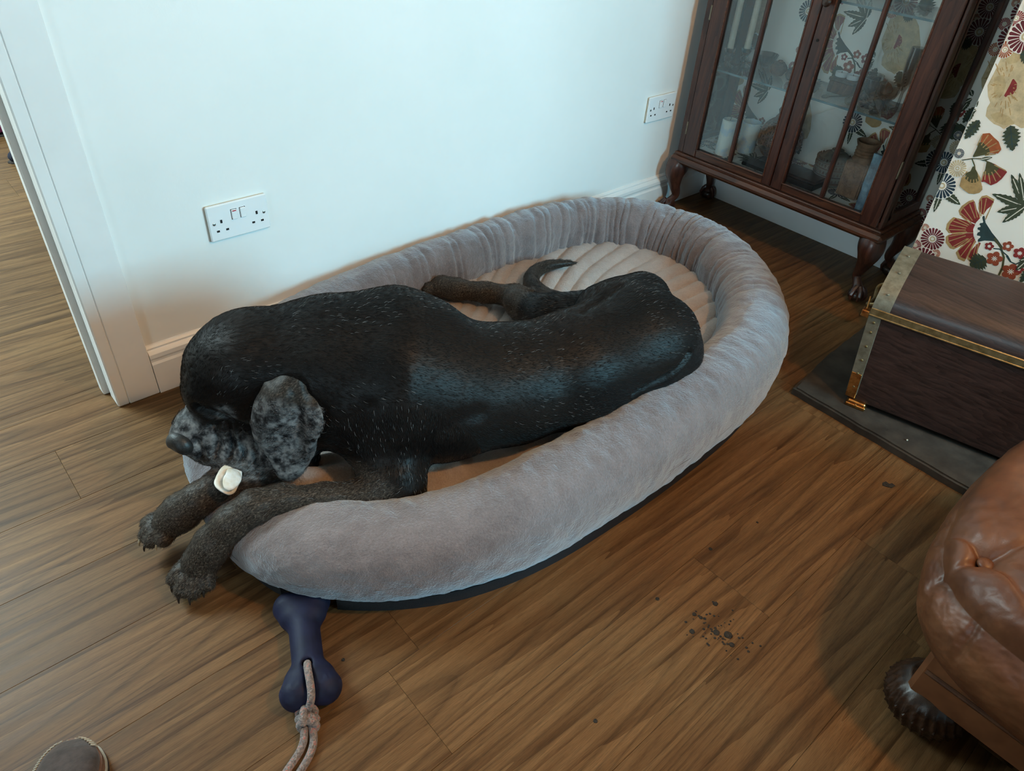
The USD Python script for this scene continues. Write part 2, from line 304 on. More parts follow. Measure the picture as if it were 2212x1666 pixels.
noisy('blue_stone', (0.05, 0.10, 0.15), (0.30, 0.46, 0.55), 26, 0.4, 0.6, 30, 0.006, stretch=(1, 1, 0.5))
plain('black_box_lacquer', (0.012, 0.010, 0.010), 0.35)
noisy('brass', (0.20, 0.135, 0.055), (0.34, 0.245, 0.12), 60, 0.45, 0.25, 130, 0.001, metallic=0.85)
noisy('dull_brass', (0.14, 0.115, 0.075), (0.22, 0.19, 0.135), 60, 0.5, 0.25, 130, 0.001, metallic=0.35)
noisy('copper', (0.30, 0.11, 0.035), (0.66, 0.33, 0.10), 55, 0.32, 0.2, 90, 0.001, metallic=1.0)
noisy('hearth_slate', (0.030, 0.024, 0.019), (0.056, 0.046, 0.037), 16, 0.7, 0.3, 45, 0.003, specular_ior_level=0.25)
noisy('leather', (0.085, 0.030, 0.013), (0.170, 0.066, 0.028), 11, 0.40, 0.22, 110, 0.0015, specular_ior_level=0.45)
noisy('leather_welt', (0.05, 0.019, 0.010), (0.09, 0.036, 0.017), 30, 0.42, 0.15, 100)
noisy('suede', (0.035, 0.023, 0.019), (0.066, 0.044, 0.038), 60, 0.9, 0.35, 200, sheen_weight=0.25, sheen_roughness=0.5)
noisy('tan_leather', (0.11, 0.05, 0.027), (0.17, 0.08, 0.045), 60, 0.6)
plain('sole_rubber', (0.03, 0.022, 0.018), 0.7)
plain('stitch_thread', (0.40, 0.35, 0.28), 0.8)
plain('pale_welt', (0.30, 0.28, 0.23), 0.7)
noisy('navy_rubber', (0.007, 0.009, 0.027), (0.011, 0.014, 0.042), 35, 0.6, 0.15, 150, 0.001, specular_ior_level=0.25)
mat('rope_braid', {'g': ('geometry', {}), 'v': ('voronoi_texture', {'scale': 330.0}), 'n': ('noise_texture', {'scale': 210.0, 'detail': 2.0}),
    'r': ('rgb_ramp', {'ramp': [(0.0, (0.06, 0.055, 0.075)), (0.42, (0.17, 0.135, 0.125)), (0.58, (0.27, 0.215, 0.19)), (0.66, (0.42, 0.12, 0.10)), (0.72, (0.25, 0.2, 0.18))]}),
    'b': ('bump', {'strength': 0.8, 'distance': 0.002}), 'p': ('principled_bsdf', {'roughness': 0.75, 'sheen_weight': 0.2})},
    [('g.position', 'v.vector'), ('g.position', 'n.vector'), ('n.fac', 'r.fac'), ('r.color', 'p.base_color'), ('v.distance', 'b.height'), ('b.normal', 'p.normal')])
noisy('dried_mud', (0.010, 0.009, 0.008), (0.03, 0.025, 0.02), 200, 0.9)
plain('pale_crumb', (0.55, 0.48, 0.38), 0.8)
mat('floral_fabric', {'g': ('geometry', {}), 'v': ('voronoi_texture', {'scale': 26.0}), 'r': ('rgb_ramp', {'ramp': [(0.0, (0.008, 0.009, 0.02)), (0.5, (0.010, 0.011, 0.024)), (0.62, (0.08, 0.30, 0.30)), (0.74, (0.01, 0.012, 0.025)), (0.86, (0.30, 0.05, 0.16)), (1.0, (0.20, 0.13, 0.32))], 'interpolate': False}),
    's': ('separate_xyz', {}), 'p': ('principled_bsdf', {'roughness': 0.9})}, [('g.position', 'v.vector'), ('v.color', 's.vector'), ('s.x', 'r.fac'), ('r.color', 'p.base_color')])
plain('dark_trousers', (0.010, 0.010, 0.016), 0.9)
plain('skin', (0.50, 0.31, 0.23), 0.5)
plain('bulb_glass', (0.9, 0.85, 0.75), 0.3)
plain('lampshade', (0.75, 0.70, 0.60), 0.8)

def hair_mat(name, ramp, rough):
    mat(name, {'g': ('geometry', {}), 'h': ('noise_texture', {'scale': 420.0, 'detail': 2.0, 'roughness': 0.7}), 'k': ('map_range', {'from_min': 0.3, 'from_max': 0.7}), 'r': ('rgb_ramp', {'ramp': ramp}), 'p': ('principled_bsdf', {'roughness': rough, 'specular_ior_level': 0.17})}, [('g.position', 'h.vector'), ('h.fac', 'k.value'), ('k.result', 'r.fac'), ('r.color', 'p.base_color')])
hair_mat('hair_black', [(0, (0.004, 0.004, 0.0045)), (0.7, (0.009, 0.007, 0.006)), (1, (0.020, 0.013, 0.009))], 0.31)
hair_mat('hair_grizzled', [(0, (0.012, 0.009, 0.008)), (0.45, (0.038, 0.030, 0.025)), (0.8, (0.12, 0.098, 0.080)), (1, (0.26, 0.225, 0.19))], 0.5)
hair_mat('hair_merle', [(0, (0.03, 0.03, 0.031)), (0.4, (0.085, 0.083, 0.083)), (0.8, (0.20, 0.196, 0.195)), (1, (0.34, 0.33, 0.32))], 0.5)

MOTIFS = [
 ('p','tan2',[(14,723),(16,754),(17,789),(13,820),(29,820),(38,814),(47,819),(57,823),(80,809),(108,781),(132,735),(142,690),(139,661),(122,653),(105,658),(96,651),(88,641),(77,645),(64,646),(50,652),(39,658),(34,676),(36,689),(25,701)]),
 ('p','tan3',[(16,818),(33,818),(57,804),(53,783),(38,776),(21,787)]),
 ('p','tan3',[(20,743),(37,753),(52,733),(54,709),(40,699)]),
 ('p','tan3',[(47,664),(61,674),(86,671),(107,659),(85,649),(62,652)]),
 ('p','red',[(59,751),(72,742),(76,731),(74,718),(64,713),(63,707),(57,711),(58,719),(59,734)]),
 ('line','tan',[(65,701),(73,684)],1.0),
 ('line','tan',[(78,714),(89,707)],1.0),
 ('line','tan',[(66,711),(73,703)],1.0),
 ('line','tan',[(30,757),(24,764)],1.0),
 ('line','tan',[(43,709),(40,703)],1.0),
 ('line','tan',[(21,761),(11,771)],1.0),
 ('line','tan',[(51,712),(50,704)],1.0),
 ('line','tan',[(29,727),(20,726)],1.0),
 ('line','tan',[(63,685),(66,672)],1.0),
 ('line','tan',[(40,750),(35,757)],1.0),
 ('line','tan',[(80,688),(89,674)],1.0),
 ('line','tan',[(50,763),(49,773)],1.0),
 ('line','tan',[(33,729),(24,729)],1.0),
 ('line','tan',[(40,707),(36,700)],1.0),
 ('line','tan',[(48,761),(45,776)],1.0),
 ('line','tan',[(58,698),(59,689)],1.0),
 ('line','tan',[(67,720),(78,712)],1.0),
 ('line','tan',[(37,712),(31,705)],1.0),
 ('line','tan',[(50,693),(49,682)],1.0),
 ('line','tan',[(41,761),(37,770)],1.0),
 ('line','tan',[(69,710),(78,698)],1.0),
 ('line','tan',[(67,719),(79,709)],1.0),
 ('line','tan',[(75,714),(84,708)],1.0),
 ('line','tan',[(30,750),(18,761)],1.0),
 ('line','tan',[(37,766),(30,780)],1.0),
 ('line','tan',[(29,726),(24,725)],1.0),
 ('line','tan',[(32,761),(27,767)],1.0),
 ('line','tan',[(68,683),(73,666)],1.0),
 ('line','tan',[(68,731),(72,731)],1.0),
 ('line','tan',[(49,751),(48,758)],1.0),
 ('line','tan',[(68,738),(72,740)],1.0),
 ('line','tan',[(72,724),(79,722)],1.0),
 ('line','tan',[(42,730),(38,730)],1.0),
 ('line','tan',[(72,700),(78,690)],1.0),
 ('p','tan',[(126,440),(115,449),(108,469),(110,480),(119,486),(140,482),(140,472),(133,456),(131,442)]),
 ('p','tan',[(131,410),(98,413),(82,418),(75,427),(77,441),(87,458),(96,466),(110,447),(129,428)]),
 ('p','tan',[(132,408),(130,387),(77,364),(66,371),(63,385),(66,398),(71,408),(100,410)]),
 ('p','tan',[(138,389),(138,371),(105,329),(96,328),(80,338),(74,353),(79,362)]),
 ('p','tan',[(144,382),(145,373),(143,336),(142,309),(126,310),(113,323),(118,343),(138,370)]),
 ('p','tan',[(157,376),(158,350),(167,315),(158,312),(145,318),(142,334),(149,356)]),
 ('p','red',[(128,438),(117,446),(111,465),(113,476),(122,481),(141,477),(141,468),(134,453),(133,440)]),
 ('p','red',[(133,410),(102,413),(87,418),(81,426),(83,439),(91,455),(100,463),(113,445),(131,427)]),
 ('p','red',[(134,408),(131,389),(82,367),(72,374),(70,387),(73,399),(77,408),(103,410)]),
 ('p','red',[(139,391),(139,374),(108,336),(100,335),(85,344),(79,357),(85,366)]),
 ('p','red',[(144,384),(146,376),(143,342),(143,317),(128,317),(116,330),(121,348),(139,374)]),
 ('p','red',[(157,379),(157,355),(166,323),(157,320),(145,325),(143,339),(149,360)]),
 ('line','tan',[(133,436),(122,478)],1.2),
 ('line','tan',[(129,433),(113,472)],1.2),
 ('line','tan',[(141,434),(140,473)],1.2),
 ('line','tan',[(128,428),(111,462)],1.2),
 ('line','tan',[(142,429),(140,465)],1.2),
 ('line','tan',[(123,427),(100,460)],1.2),
 ('line','tan',[(119,423),(92,452)],1.2),
 ('line','tan',[(115,416),(84,437)],1.2),
 ('line','tan',[(115,410),(82,424)],1.2),
 ('line','tan',[(117,406),(88,416)],1.2),
 ('line','tan',[(111,387),(74,374)],1.2),
 ('line','tan',[(110,392),(71,386)],1.2),
 ('line','tan',[(111,398),(74,398)],1.2),
 ('line','tan',[(115,384),(83,367)],1.2),
 ('line','tan',[(113,402),(78,407)],1.2),
 ('line','tan',[(117,374),(86,345)],1.2),
 ('line','tan',[(114,379),(81,357)],1.2),
 ('line','tan',[(124,369),(101,336)],1.2),
 ('line','tan',[(127,370),(109,337)],1.2),
 ('line','tan',[(117,383),(86,366)],1.2),
 ('line','tan',[(136,362),(128,319)],1.2),
 ('line','tan',[(142,361),(142,318)],1.2),
 ('line','tan',[(130,367),(116,331)],1.2),
 ('line','tan',[(133,375),(121,348)],1.2),
 ('line','tan',[(143,372),(143,343)],1.2),
 ('line','tan',[(149,363),(156,321)],1.2),
 ('line','tan',[(153,364),(164,324)],1.2),
 ('line','tan',[(143,365),(144,326)],1.2),
 ('line','tan',[(142,371),(142,340)],1.2),
 ('line','tan',[(149,378),(156,355)],1.2),
 ('p','white',[(130,430),(125,414),(126,396),(134,380),(145,369),(157,371),(157,385),(144,399),(146,413),(134,445)]),
 ('p','teal',[(133,442),(145,422),(169,404),(189,392),(206,380),(207,374),(183,386),(162,379),(149,369),(147,376),(152,387),(140,384),(139,392),(148,399),(135,399),(134,405),(145,407),(133,413),(136,418),(144,415),(133,431)]),
 ('stem','olive',[(180,393),(203,377),(220,356),(228,331),(229,307),(231,286),(240,263)],7),
 ('stem','teal',[(189,368),(202,372),(226,363),(240,351)],4),
 ('stem','teal',[(223,362),(237,352),(251,351),(263,368)],4),
 ('daisy','orange',(17,356),11),
 ('daisy','orange',(17,237),18),
 ('daisy','orange',(68,301),13),
 ('daisy','red',(12,302),16),
 ('daisy','wine',(46,335),30),
 ('daisy','wine',(46,271),35),
 ('jag','green',(116,242),(96,287),95),
 ('jag','green',(159,304),(184,338),80),
 ('jag','green',(261,261),(288,306),100),
 ('jag','green',(88,237),(52,235),60),
 ('leaf','green',(21,402),(18,458),26),
 ('leaf','green',(73,443),(21,460),38),
 ('leaf','green',(156,291),(230,289),38),
 ('leaf','green',(148,550),(208,489),36),
 ('leaf','green',(129,493),(208,489),40),
 ('leaf','green',(158,456),(208,489),40),
 ('leaf','green',(180,436),(208,489),36),
 ('leaf','green',(163,559),(208,489),30),
 ('leaf','green',(205,541),(208,489),36),
 ('five','rust',(202,345),19),
 ('five','rust',(216,386),13),
 ('five','red',(247,380),15),
 ('five','rust',(249,329),21),
 ('five','red',(263,342),11),
 ('five','red',(178,370),11),
 ('daisy','tan2',(239,250),15),
 ('p','orange',[(51,560),(53,601),(50,619),(64,625),(77,618),(91,612),(104,597),(101,586),(87,582)]),
 ('p','olive',[(51,560),(52,585),(50,597),(59,601),(67,596),(76,593),(84,583),(82,576),(74,574)]),
 ('line','tan',[(50,590),(50,615)],1.3),
 ('line','tan',[(58,593),(63,620)],1.3),
 ('line','tan',[(64,589),(75,613)],1.3),
 ('line','tan',[(71,587),(88,608)],1.3),
 ('line','tan',[(78,579),(100,594)],1.3),
 ('line','tan',[(76,573),(97,584)],1.3),
 ('p','red',[(85,563),(106,561),(124,556),(138,553),(134,534),(128,521),(118,511),(101,515),(94,511),(93,533)]),
 ('p','olive',[(85,563),(98,562),(109,558),(118,557),(116,545),(111,537),(105,531),(95,533),(91,531),(90,544)]),
 ('line','tan',[(105,559),(121,556)],1.3),
 ('line','tan',[(112,558),(134,554)],1.3),
 ('line','tan',[(110,548),(130,536)],1.3),
 ('line','tan',[(106,542),(124,524)],1.3),
 ('line','tan',[(101,537),(115,515)],1.3),
 ('line','tan',[(93,539),(100,519)],1.3),
 ('line','tan',[(90,537),(94,515)],1.3),
 ('p','tan',[(61,544),(88,521),(105,496),(102,486),(92,479),(80,476),(64,481),(52,486),(48,507),(61,519)]),
 ('p','olive',[(61,544),(77,530),(88,514),(86,508),(80,504),(72,502),(63,505),(55,508),(53,521),(61,528)]),
 ('line','tan',[(83,520),(102,500)],1.3),
 ('line','tan',[(81,515),(98,490)],1.3),
 ('line','tan',[(76,512),(89,484)],1.3),
 ('line','tan',[(70,510),(78,481)],1.3),
 ('line','tan',[(62,513),(64,486)],1.3),
 ('line','tan',[(56,515),(53,490)],1.3),
 ('line','tan',[(54,526),(49,510)],1.3),
 ('stem','olive',[(30,546),(53,558),(73,564),(93,574)],3),
 ('stem','olive',[(52,557),(64,544),(74,526)],4),
 ('stem','olive',[(73,564),(89,561)],4),
 ('leaf','green',(93,574),(71,561),16),
 ('daisy','navy',(19,560),12),
 ('daisy','tan2',(30,525),21),
 ('daisy','navy',(13,473),33),
 ('jag','green',(128,601),(99,653),62),
 ('jag','green',(17,596),(30,646),45),
 ('leaf','green',(-4,620),(10,663),30),
 ('leaf','green',(-8,645),(14,667),24),
 ('leaf','green',(12,673),(-1,688),26),
]

# ---------------------------------------------------------------- the room
WALL_Y, BACK_X, CH_X, CH_Y = 1.58, 2.50, 2.05, 0.592
XL, YW, ZC = -2.6, -2.2, 2.42
DX0, DX1 = -0.62, 0.232                              # doorway in the white wall
struct('wall_left', join(box(DX1, BACK_X + .12, WALL_Y, WALL_Y + .11, 0, ZC), box(XL - .12, DX0, WALL_Y, WALL_Y + .11, 0, ZC), box(DX0, DX1, WALL_Y, WALL_Y + .11, 2.02, ZC)), 'wall_paint')
wb = struct('wall_back', box(BACK_X, BACK_X + .12, YW - .12, WALL_Y, 0, ZC), 'wallpaper')
struct('wall_window', join(box(XL, WX0, YW - .12, YW, 0, ZC), box(WX1, BACK_X, YW - .12, YW, 0, ZC), box(WX0, WX1, YW - .12, YW, 0, WZ0), box(WX0, WX1, YW - .12, YW, WZ1, ZC)), 'taupe_paint')
struct('wall_rear', join(box(XL - .12, XL, YW - .12, RY0, 0, ZC), box(XL - .12, XL, RY1, WALL_Y, 0, ZC), box(XL - .12, XL, RY0, RY1, 0, WZ0), box(XL - .12, XL, RY0, RY1, WZ1, ZC)), 'taupe_paint')
w2 = struct('window_2', join(*[box(XL - .10, XL - .05, a, b, z, zz, .005) for a, b, z, zz in ((RY0, RY1, WZ0, WZ0 + .06), (RY0, RY1, WZ1 - .06, WZ1), (RY0, RY0 + .06, WZ0, WZ1), (RY1 - .06, RY1, WZ0, WZ1))], box(XL - .05, XL + .08, RY0 - .05, RY1 + .05, WZ0 - .03, WZ0, .005)), 'trim_paint')
obj('pane', box(XL - .078, XL - .074, RY0 + .06, RY1 - .06, WZ0 + .06, WZ1 - .06), 'pane_glass', w2, smooth=False)
struct('ceiling', box(XL - .12, BACK_X + .12, YW - .12, WALL_Y + .11, ZC, ZC + .08), 'ceiling_paint')
cb = struct('wall_chimney', box(CH_X, BACK_X, -0.95, CH_Y, 0, ZC), 'wallpaper', label='floral papered chimney breast beside the display cabinet')
w = struct('window_1', join(box(WX0, WX1, YW - .10, YW - .05, WZ0, WZ0 + .06, .005), box(WX0, WX1, YW - .10, YW - .05, WZ1 - .06, WZ1, .005), box(WX0, WX0 + .06, YW - .10, YW - .05, WZ0, WZ1, .005),
    box(WX1 - .06, WX1, YW - .10, YW - .05, WZ0, WZ1, .005), box((WX0 + WX1) / 2 - .03, (WX0 + WX1) / 2 + .03, YW - .10, YW - .05, WZ0, WZ1, .005), box(WX0 - .05, WX1 + .05, YW - .05, YW + .10, WZ0 - .03, WZ0, .005)), 'trim_paint')
for a, b in ((WX0 + .06, (WX0 + WX1) / 2 - .03), ((WX0 + WX1) / 2 + .03, WX1 - .06)):
    obj('pane', box(a, b, YW - .078, YW - .074, WZ0 + .06, WZ1 - .06), 'pane_glass', w, smooth=False)
# ceiling lamp that gives the warm light
lp = thing('ceiling_lamp', 'white pendant lamp hanging from the ceiling over the room', 'lamp', (1.05, -.55, ZC))
obj('rod', tube([(1.05, -.55, ZC), (1.05, -.55, 2.30)], .006, 8), 'screw_metal', lp)
obj('ceiling_rose', lathe([(.045, 0), (.05, -.01), (.03, -.03), (.008, -.035)][::-1], 20, (1.05, -.55, ZC)), 'lampshade', lp)
obj('lamp_shade', lathe([(.20, 2.25), (.202, 2.25), (.12, 2.34), (.02, 2.345), (.02, 2.341), (.118, 2.336), (.198, 2.25)], 32, (1.05, -.55, 0)), 'lampshade', lp)

# hall behind the doorway
HY1 = 4.7
struct('wall_hall', join(box(XL, XL + .1, WALL_Y + .11, HY1, 0, ZC), box(BACK_X - .6, BACK_X - .5, WALL_Y + .11, HY1, 0, ZC), box(XL, BACK_X - .5, HY1, HY1 + .1, 0, ZC)), 'wall_paint')
struct('ceiling_hall', box(XL, BACK_X - .5, WALL_Y + .11, HY1 + .1, ZC, ZC + .08), 'ceiling_paint')

# floor: every oak board is a part, 0.18 wide, staggered
fl = tag(UsdGeom.Xform.Define(stage, '/World/floor').GetPrim(), 'brown oak effect plank floor', None, None, 'structure')
_org['/World/floor'] = np.zeros(3)
PW, PL = 0.18, 1.23
def boards(parent, y_lo, y_hi, x_lo, x_hi):
    k0 = math.floor((y_lo - 0.238) / PW); k1 = math.ceil((y_hi - 0.238) / PW)
    for k in range(k0, k1):
        a, b = max(0.238 + PW * k, y_lo), min(0.238 + PW * (k + 1), y_hi)
        if b - a < .01: continue
        s = 0.945 + (-0.615 if k == 1 else (0 if k == 0 else .32 if k == -1 else 0.615 * (k % 2) + 0.17 * ((k * 7) % 5)))
        s -= PL * math.ceil((s - x_lo) / PL)
        while s < x_hi:
            p, q = max(s, x_lo), min(s + PL, x_hi)
            if q - p > .02: obj('plank', box(p + .00015, q - .00015, a + .00015, b - .00015, -.012, 0, .0005), 'floor_oak', parent, smooth=False)
            s += PL
boards(fl, -2.2, WALL_Y + .06, XL, BACK_X)
boards(fl, WALL_Y + .06, HY1, XL + .1, BACK_X - .6)
obj('underlay', box(XL, BACK_X, YW, HY1, -.03, -.013), 'dark_hole', fl)

# skirting: torus profile swept along the wall
def skirting(name, a, b, n):
    """a, b ends on the wall line at floor level, n the outward direction"""
    prof = [(0, 0), (.018, 0), (.018, .083), (.0145, .089), (.0145, .094), (.017, .100), (.0165, .110), (.012, .117), (.0085, .120), (.0085, .124), (.004, .129), (0, .130)]
    a, b, n = (np.array(x, float) for x in (a, b, n))
    d = (b - a) / np.linalg.norm(b - a)
    m = trimesh.creation.extrude_polygon(Polygon(prof), np.linalg.norm(b - a), engine='earcut')
    v = a + m.vertices[:, :1] * n + m.vertices[:, 1:2] * np.array([0, 0, 1.]) + m.vertices[:, 2:] * d
    struct(name, trimesh.Trimesh(v, m.faces if np.cross(n, [0, 0, 1]) @ d > 0 else m.faces[:, ::-1], process=False), 'trim_paint', smooth=20)
skirting('baseboard_left', (0.309, WALL_Y, 0), (BACK_X, WALL_Y, 0), (0, -1, 0))
skirting('baseboard_back', (BACK_X, CH_Y, 0), (BACK_X, WALL_Y - .018, 0), (-1, 0, 0))
skirting('baseboard_chimney', (CH_X, CH_Y, 0), (BACK_X - .018, CH_Y, 0), (0, 1, 0))
# door lining and its mouldings
struct('trim_1', box(.238, .308, WALL_Y - .016, WALL_Y, 0, 2.09, .0015), 'trim_paint', label='flat white architrave beside the doorway')
struct('trim_2', join(box(.212, .2385, WALL_Y - .0155, WALL_Y + .040, 0, 2.04, .003), box(.200, .216, WALL_Y + .052, WALL_Y + .086, 0, 2.03, .003), box(.222, .232, WALL_Y + .03, WALL_Y + .118, 0, 2.03, .002)), 'trim_paint', label='white stepped door lining with bead')
struct('trim_3', join(box(DX0, DX0 + .03, WALL_Y - .012, WALL_Y + .118, 0, 2.04, .003), box(DX0 - .07, DX0, WALL_Y - .016, WALL_Y, 0, 2.09, .0015), box(DX0 - .07, .308, WALL_Y - .016, WALL_Y, 2.02, 2.09, .0015)), 'trim_paint')

# printed flowers of the wallpaper, a traced repeat
PAL = {'tan': (.42, .27, .11), 'tan2': (.56, .45, .27), 'tan3': (.50, .38, .20), 'red': (.24, .022, .020), 'wine': (.13, .012, .020), 'rust': (.30, .060, .025), 'orange': (.36, .090, .025), 'olive': (.075, .070, .025),
       'teal': (.022, .048, .050), 'green': (.045, .058, .030), 'navy': (.018, .038, .060), 'white': (.80, .78, .72), 'vein': (.66, .64, .55)}
def ngon(c, rx, ry, rot=0, n=14):
    return affinity.rotate(affinity.scale(Point(c).buffer(1, 4), rx, ry), rot, origin=c)
def leaf_shape(tip, base, hw, jag=False):
    t, b = np.array(tip, float), np.array(base, float); L = np.linalg.norm(t - b); d = (t - b) / L; n = np.array([-d[1], d[0]])
    s = np.linspace(0, 1, 15); wv = hw * np.sin(np.pi * s ** .8) ** .8
    j = 1 + (.22 if jag else .12) * np.where(np.arange(15) % 2, 1, -1)
    w1 = wv * j
    return Polygon(np.vstack([b + np.outer(s * L, d) + w1[:, None] * n, (b + np.outer(s * L, d) - w1[:, None] * n)[::-1]])).buffer(0)
def motif_shapes(m):
    """[(colour, polygon)], back to front, in the repeat's millimetres"""
    k, out = m[0], []
    if k == 'p': out.append((m[1], Polygon(m[2]).buffer(0).buffer(-2.2).buffer(5).buffer(-2.8)))
    elif k in ('line', 'stem'): out.append((m[1], LineString(m[2]).buffer(m[3] * (.35 if k == 'stem' else .9), cap_style=2)))
    elif k in ('leaf', 'jag'):
        hw = m[4] * .27; out.append((m[1], leaf_shape(m[2], m[3], hw, k == 'jag')))
        t, b = np.array(m[2], float), np.array(m[3], float)
        out.append(('vein' if k == 'leaf' else 'teal', LineString([b, b + (t - b) * .86]).buffer(1.1, cap_style=2)))
        if k == 'jag':
            n = np.array([-(t - b)[1], (t - b)[0]]) / np.linalg.norm(t - b)
            for s in (.3, .5, .7):
                for sg in (-1, 1): out.append(('teal', LineString([b + (t - b) * s, b + (t - b) * (s + .14) + n * sg * hw * .7]).buffer(.8, cap_style=2)))
    elif k == 'daisy':
        c, r = m[2], m[3]; out.append(('white', Point(c).buffer(r * 1.04)))
        for i in range(20):
            a = 2 * math.pi * i / 20; h = math.pi / 20 * .74
            q = [(c[0] + rr * math.cos(a + hh), c[1] + rr * math.sin(a + hh)) for rr, hh in ((r * .34, -h), (r * .93, -h), (r, -h * .4), (r, h * .4), (r * .93, h), (r * .34, h))]
            out.append((m[1], Polygon(q)))
        out.append(('tan2', Point(c).buffer(r * .24, 4))); out.append(('white', Point(c).buffer(r * .13, 3)))
    elif k == 'five':
        c, r = m[2], m[3]
        for i in range(5):
            a = 72 * i + 20; out.append((m[1], affinity.rotate(affinity.scale(Point(c[0] + r * .58, c[1]).buffer(1, 5), r * .44, r * .40), a, origin=c)))
        for i in range(8):
            a = 2 * math.pi * i / 8; out.append(('white', LineString([(c[0] + r * .08 * math.cos(a), c[1] + r * .08 * math.sin(a)), (c[0] + r * .36 * math.cos(a), c[1] + r * .36 * math.sin(a))]).buffer(.9, cap_style=2)))
    return out
SHAPES = [s for m in MOTIFS for s in motif_shapes(m)]
TILE_W, TILE_H = 262, 566
def floral(parent, frame, u0, u1, v0, v1, shift=(0, 0), mute=1.0):
    """print the repeat over the rectangle u0..u1, v0..v1 (mm) of a surface; frame = (origin, u, v, normal)"""
    o, U, V, N = (np.array(a, float) for a in frame); clip = sbox(u0, v0, u1, v1); VV, FF, CC, n = [], [], [], 0
    for ci in range(math.floor((u0 - shift[0] - 260) / TILE_W), math.ceil((u1 - shift[0] + 10) / TILE_W) + 1):
        for ri in range(math.floor((v0 - shift[1] - 900) / TILE_H), math.ceil((v1 - shift[1]) / TILE_H) + 1):
            du, dv = shift[0] + ci * TILE_W, shift[1] + ri * TILE_H + (TILE_H // 2 if ci % 2 else 0)
            if du + 260 < u0 or du - 20 > u1 or dv + 830 < v0 or dv + 250 > v1: continue
            for i, (c, g) in enumerate(SHAPES):
                g = affinity.translate(g, du, dv)
                if not g.intersects(clip): continue
                if not clip.contains(g): g = g.intersection(clip)
                for q in getattr(g, 'geoms', [g]):
                    if q.geom_type != 'Polygon' or q.area < 2: continue
                    v, f = trimesh.creation.triangulate_polygon(q.simplify(.25), engine='earcut')
                    h = 0.15 + 0.0035 * i
                    VV.append(o + (v[:, :1] * U + v[:, 1:2] * V + h * N) / 1000); FF.append(f + n); n += len(v)
                    CC.append(np.repeat([np.array(PAL[c]) * mute], len(v), 0))
    v, f = np.vstack(VV), np.vstack(FF)
    fn = np.cross(v[f[:, 1]] - v[f[:, 0]], v[f[:, 2]] - v[f[:, 0]]) @ N
    f[fn < 0] = f[fn < 0][:, ::-1]
    return obj('floral_print', trimesh.Trimesh(v, f, process=False), 'wallpaper_print', parent, smooth=False, col=np.vstack(CC), label='printed flowers and leaves')
UP = (0, 0, 1)
floral(cb, ((CH_X, .6, 0), (0, -1, 0), UP, (-1, 0, 0)), 9, 1540, 2, 1400)
floral(cb, ((BACK_X, CH_Y, 0), (-1, 0, 0), UP, (0, 1, 0)), 1, 449, 131, 1400, shift=(150, 90))
floral(wb, ((BACK_X, 1.578, 0), (0, -1, 0), UP, (-1, 0, 0)), 2, 984, 131, 1500, shift=(40, 200))

# double sockets on the white wall
def socket(x0, x1, z0, z1, label):
    t = thing('wall_socket', label, 'socket', (x0, WALL_Y, z0), group='double wall sockets')
    y = WALL_Y; W = x1 - x0
    obj('back_box', box(x0 + .001, x1 - .001, y - .006, y, z0 + .001, z1 - .001, .002), 'socket_backbox', t)
    obj('plate', box(x0, x1, y - .012, y - .005, z0, z1, .0025), 'socket_plastic', t)
    yf = y - .0121; cx = (x0 + x1) / 2; zc = (z0 + z1) / 2
    for s in (-1, 1):
        sx = cx + s * .0105
        obj('switch_slot', box(sx - .0072, sx + .0072, yf - .0003, yf + .002, z0 + .044, z0 + .069), 'dark_hole', t)
        sw = obj('rocker_switch', box(sx - .0064, sx + .0064, yf - .0045, yf + .002, z0 + .0448, z0 + .0684, .0012), 'socket_plastic', t)
        ox = cx + s * .043
        obj('earth_hole', box(ox - .0025, ox + .0025, yf - .0002, yf + .003, z0 + .042, z0 + .050), 'dark_hole', t)
        for q in (-1, 1): obj('pin_hole', box(ox + q * .011 - .0034, ox + q * .011 + .0034, yf - .0002, yf + .003, z0 + .0215, z0 + .0262), 'dark_hole', t)
        obj('screw', lathe([(.0033, 0), (.0033, .0012), (.0022, .0018)], 14).apply_transform(trimesh.transformations.rotation_matrix(math.pi / 2, (1, 0, 0))).apply_translation((cx + s * .0605, yf, zc)), 'screw_metal', t)
        if s < 0: obj('red_mark', box(sx - .0045, sx + .0045, yf - .0052, yf - .004, z0 + .0650, z0 + .0672), 'red_mark', sw)
socket(.511, .657, .344, .430, 'white double wall socket low on the wall above the dog bed')
socket(2.052, 2.198, .349, .435, 'white double wall socket partly shadowed beside the display cabinet')

# ---------------------------------------------------------------- display cabinet
FX, BX, CY0, CY1, Z0 = 2.20, 2.468, .742, 1.522, .203     # front, back, right and left side, underside
CT = 1.27
cab = thing('display_cabinet', 'dark mahogany glazed display cabinet on claw and ball feet in the corner', 'cabinet', (2.33, 1.13, 0))
obj('base_moulding', join(box(FX - .024, BX, CY0 - .024, CY1 + .012, Z0, Z0 + .026, .0095), box(FX - .008, BX, CY0 - .010, CY1 + .005, Z0 + .024, Z0 + .036, .003)), 'mahogany_rail', cab)
obj('cabinet_floor', box(FX + .004, BX, CY0 + .004, CY1 - .004, Z0 + .03, .260), 'mahogany_rail', cab)
fp = obj('floor_lining', box(FX + .024, BX - .014, CY0 + .02, CY1 - .02, .2595, .262), 'wallpaper', cab)
obj('back_panel', box(BX - .012, BX, CY0 + .01, CY1 - .01, .262, CT - .05), 'wallpaper', cab)
floral(cab, ((BX - .012, 1.316, 0), (0, -1, 0), UP, (-1, 0, 0)), -185, 560, 264, 1200, shift=(0, 245))
floral(cab, ((FX + .024, 1.50, .262), (0, -1, 0), (1, 0, 0), (0, 0, 1)), 6, 740, 2, 230, shift=(20, -400))
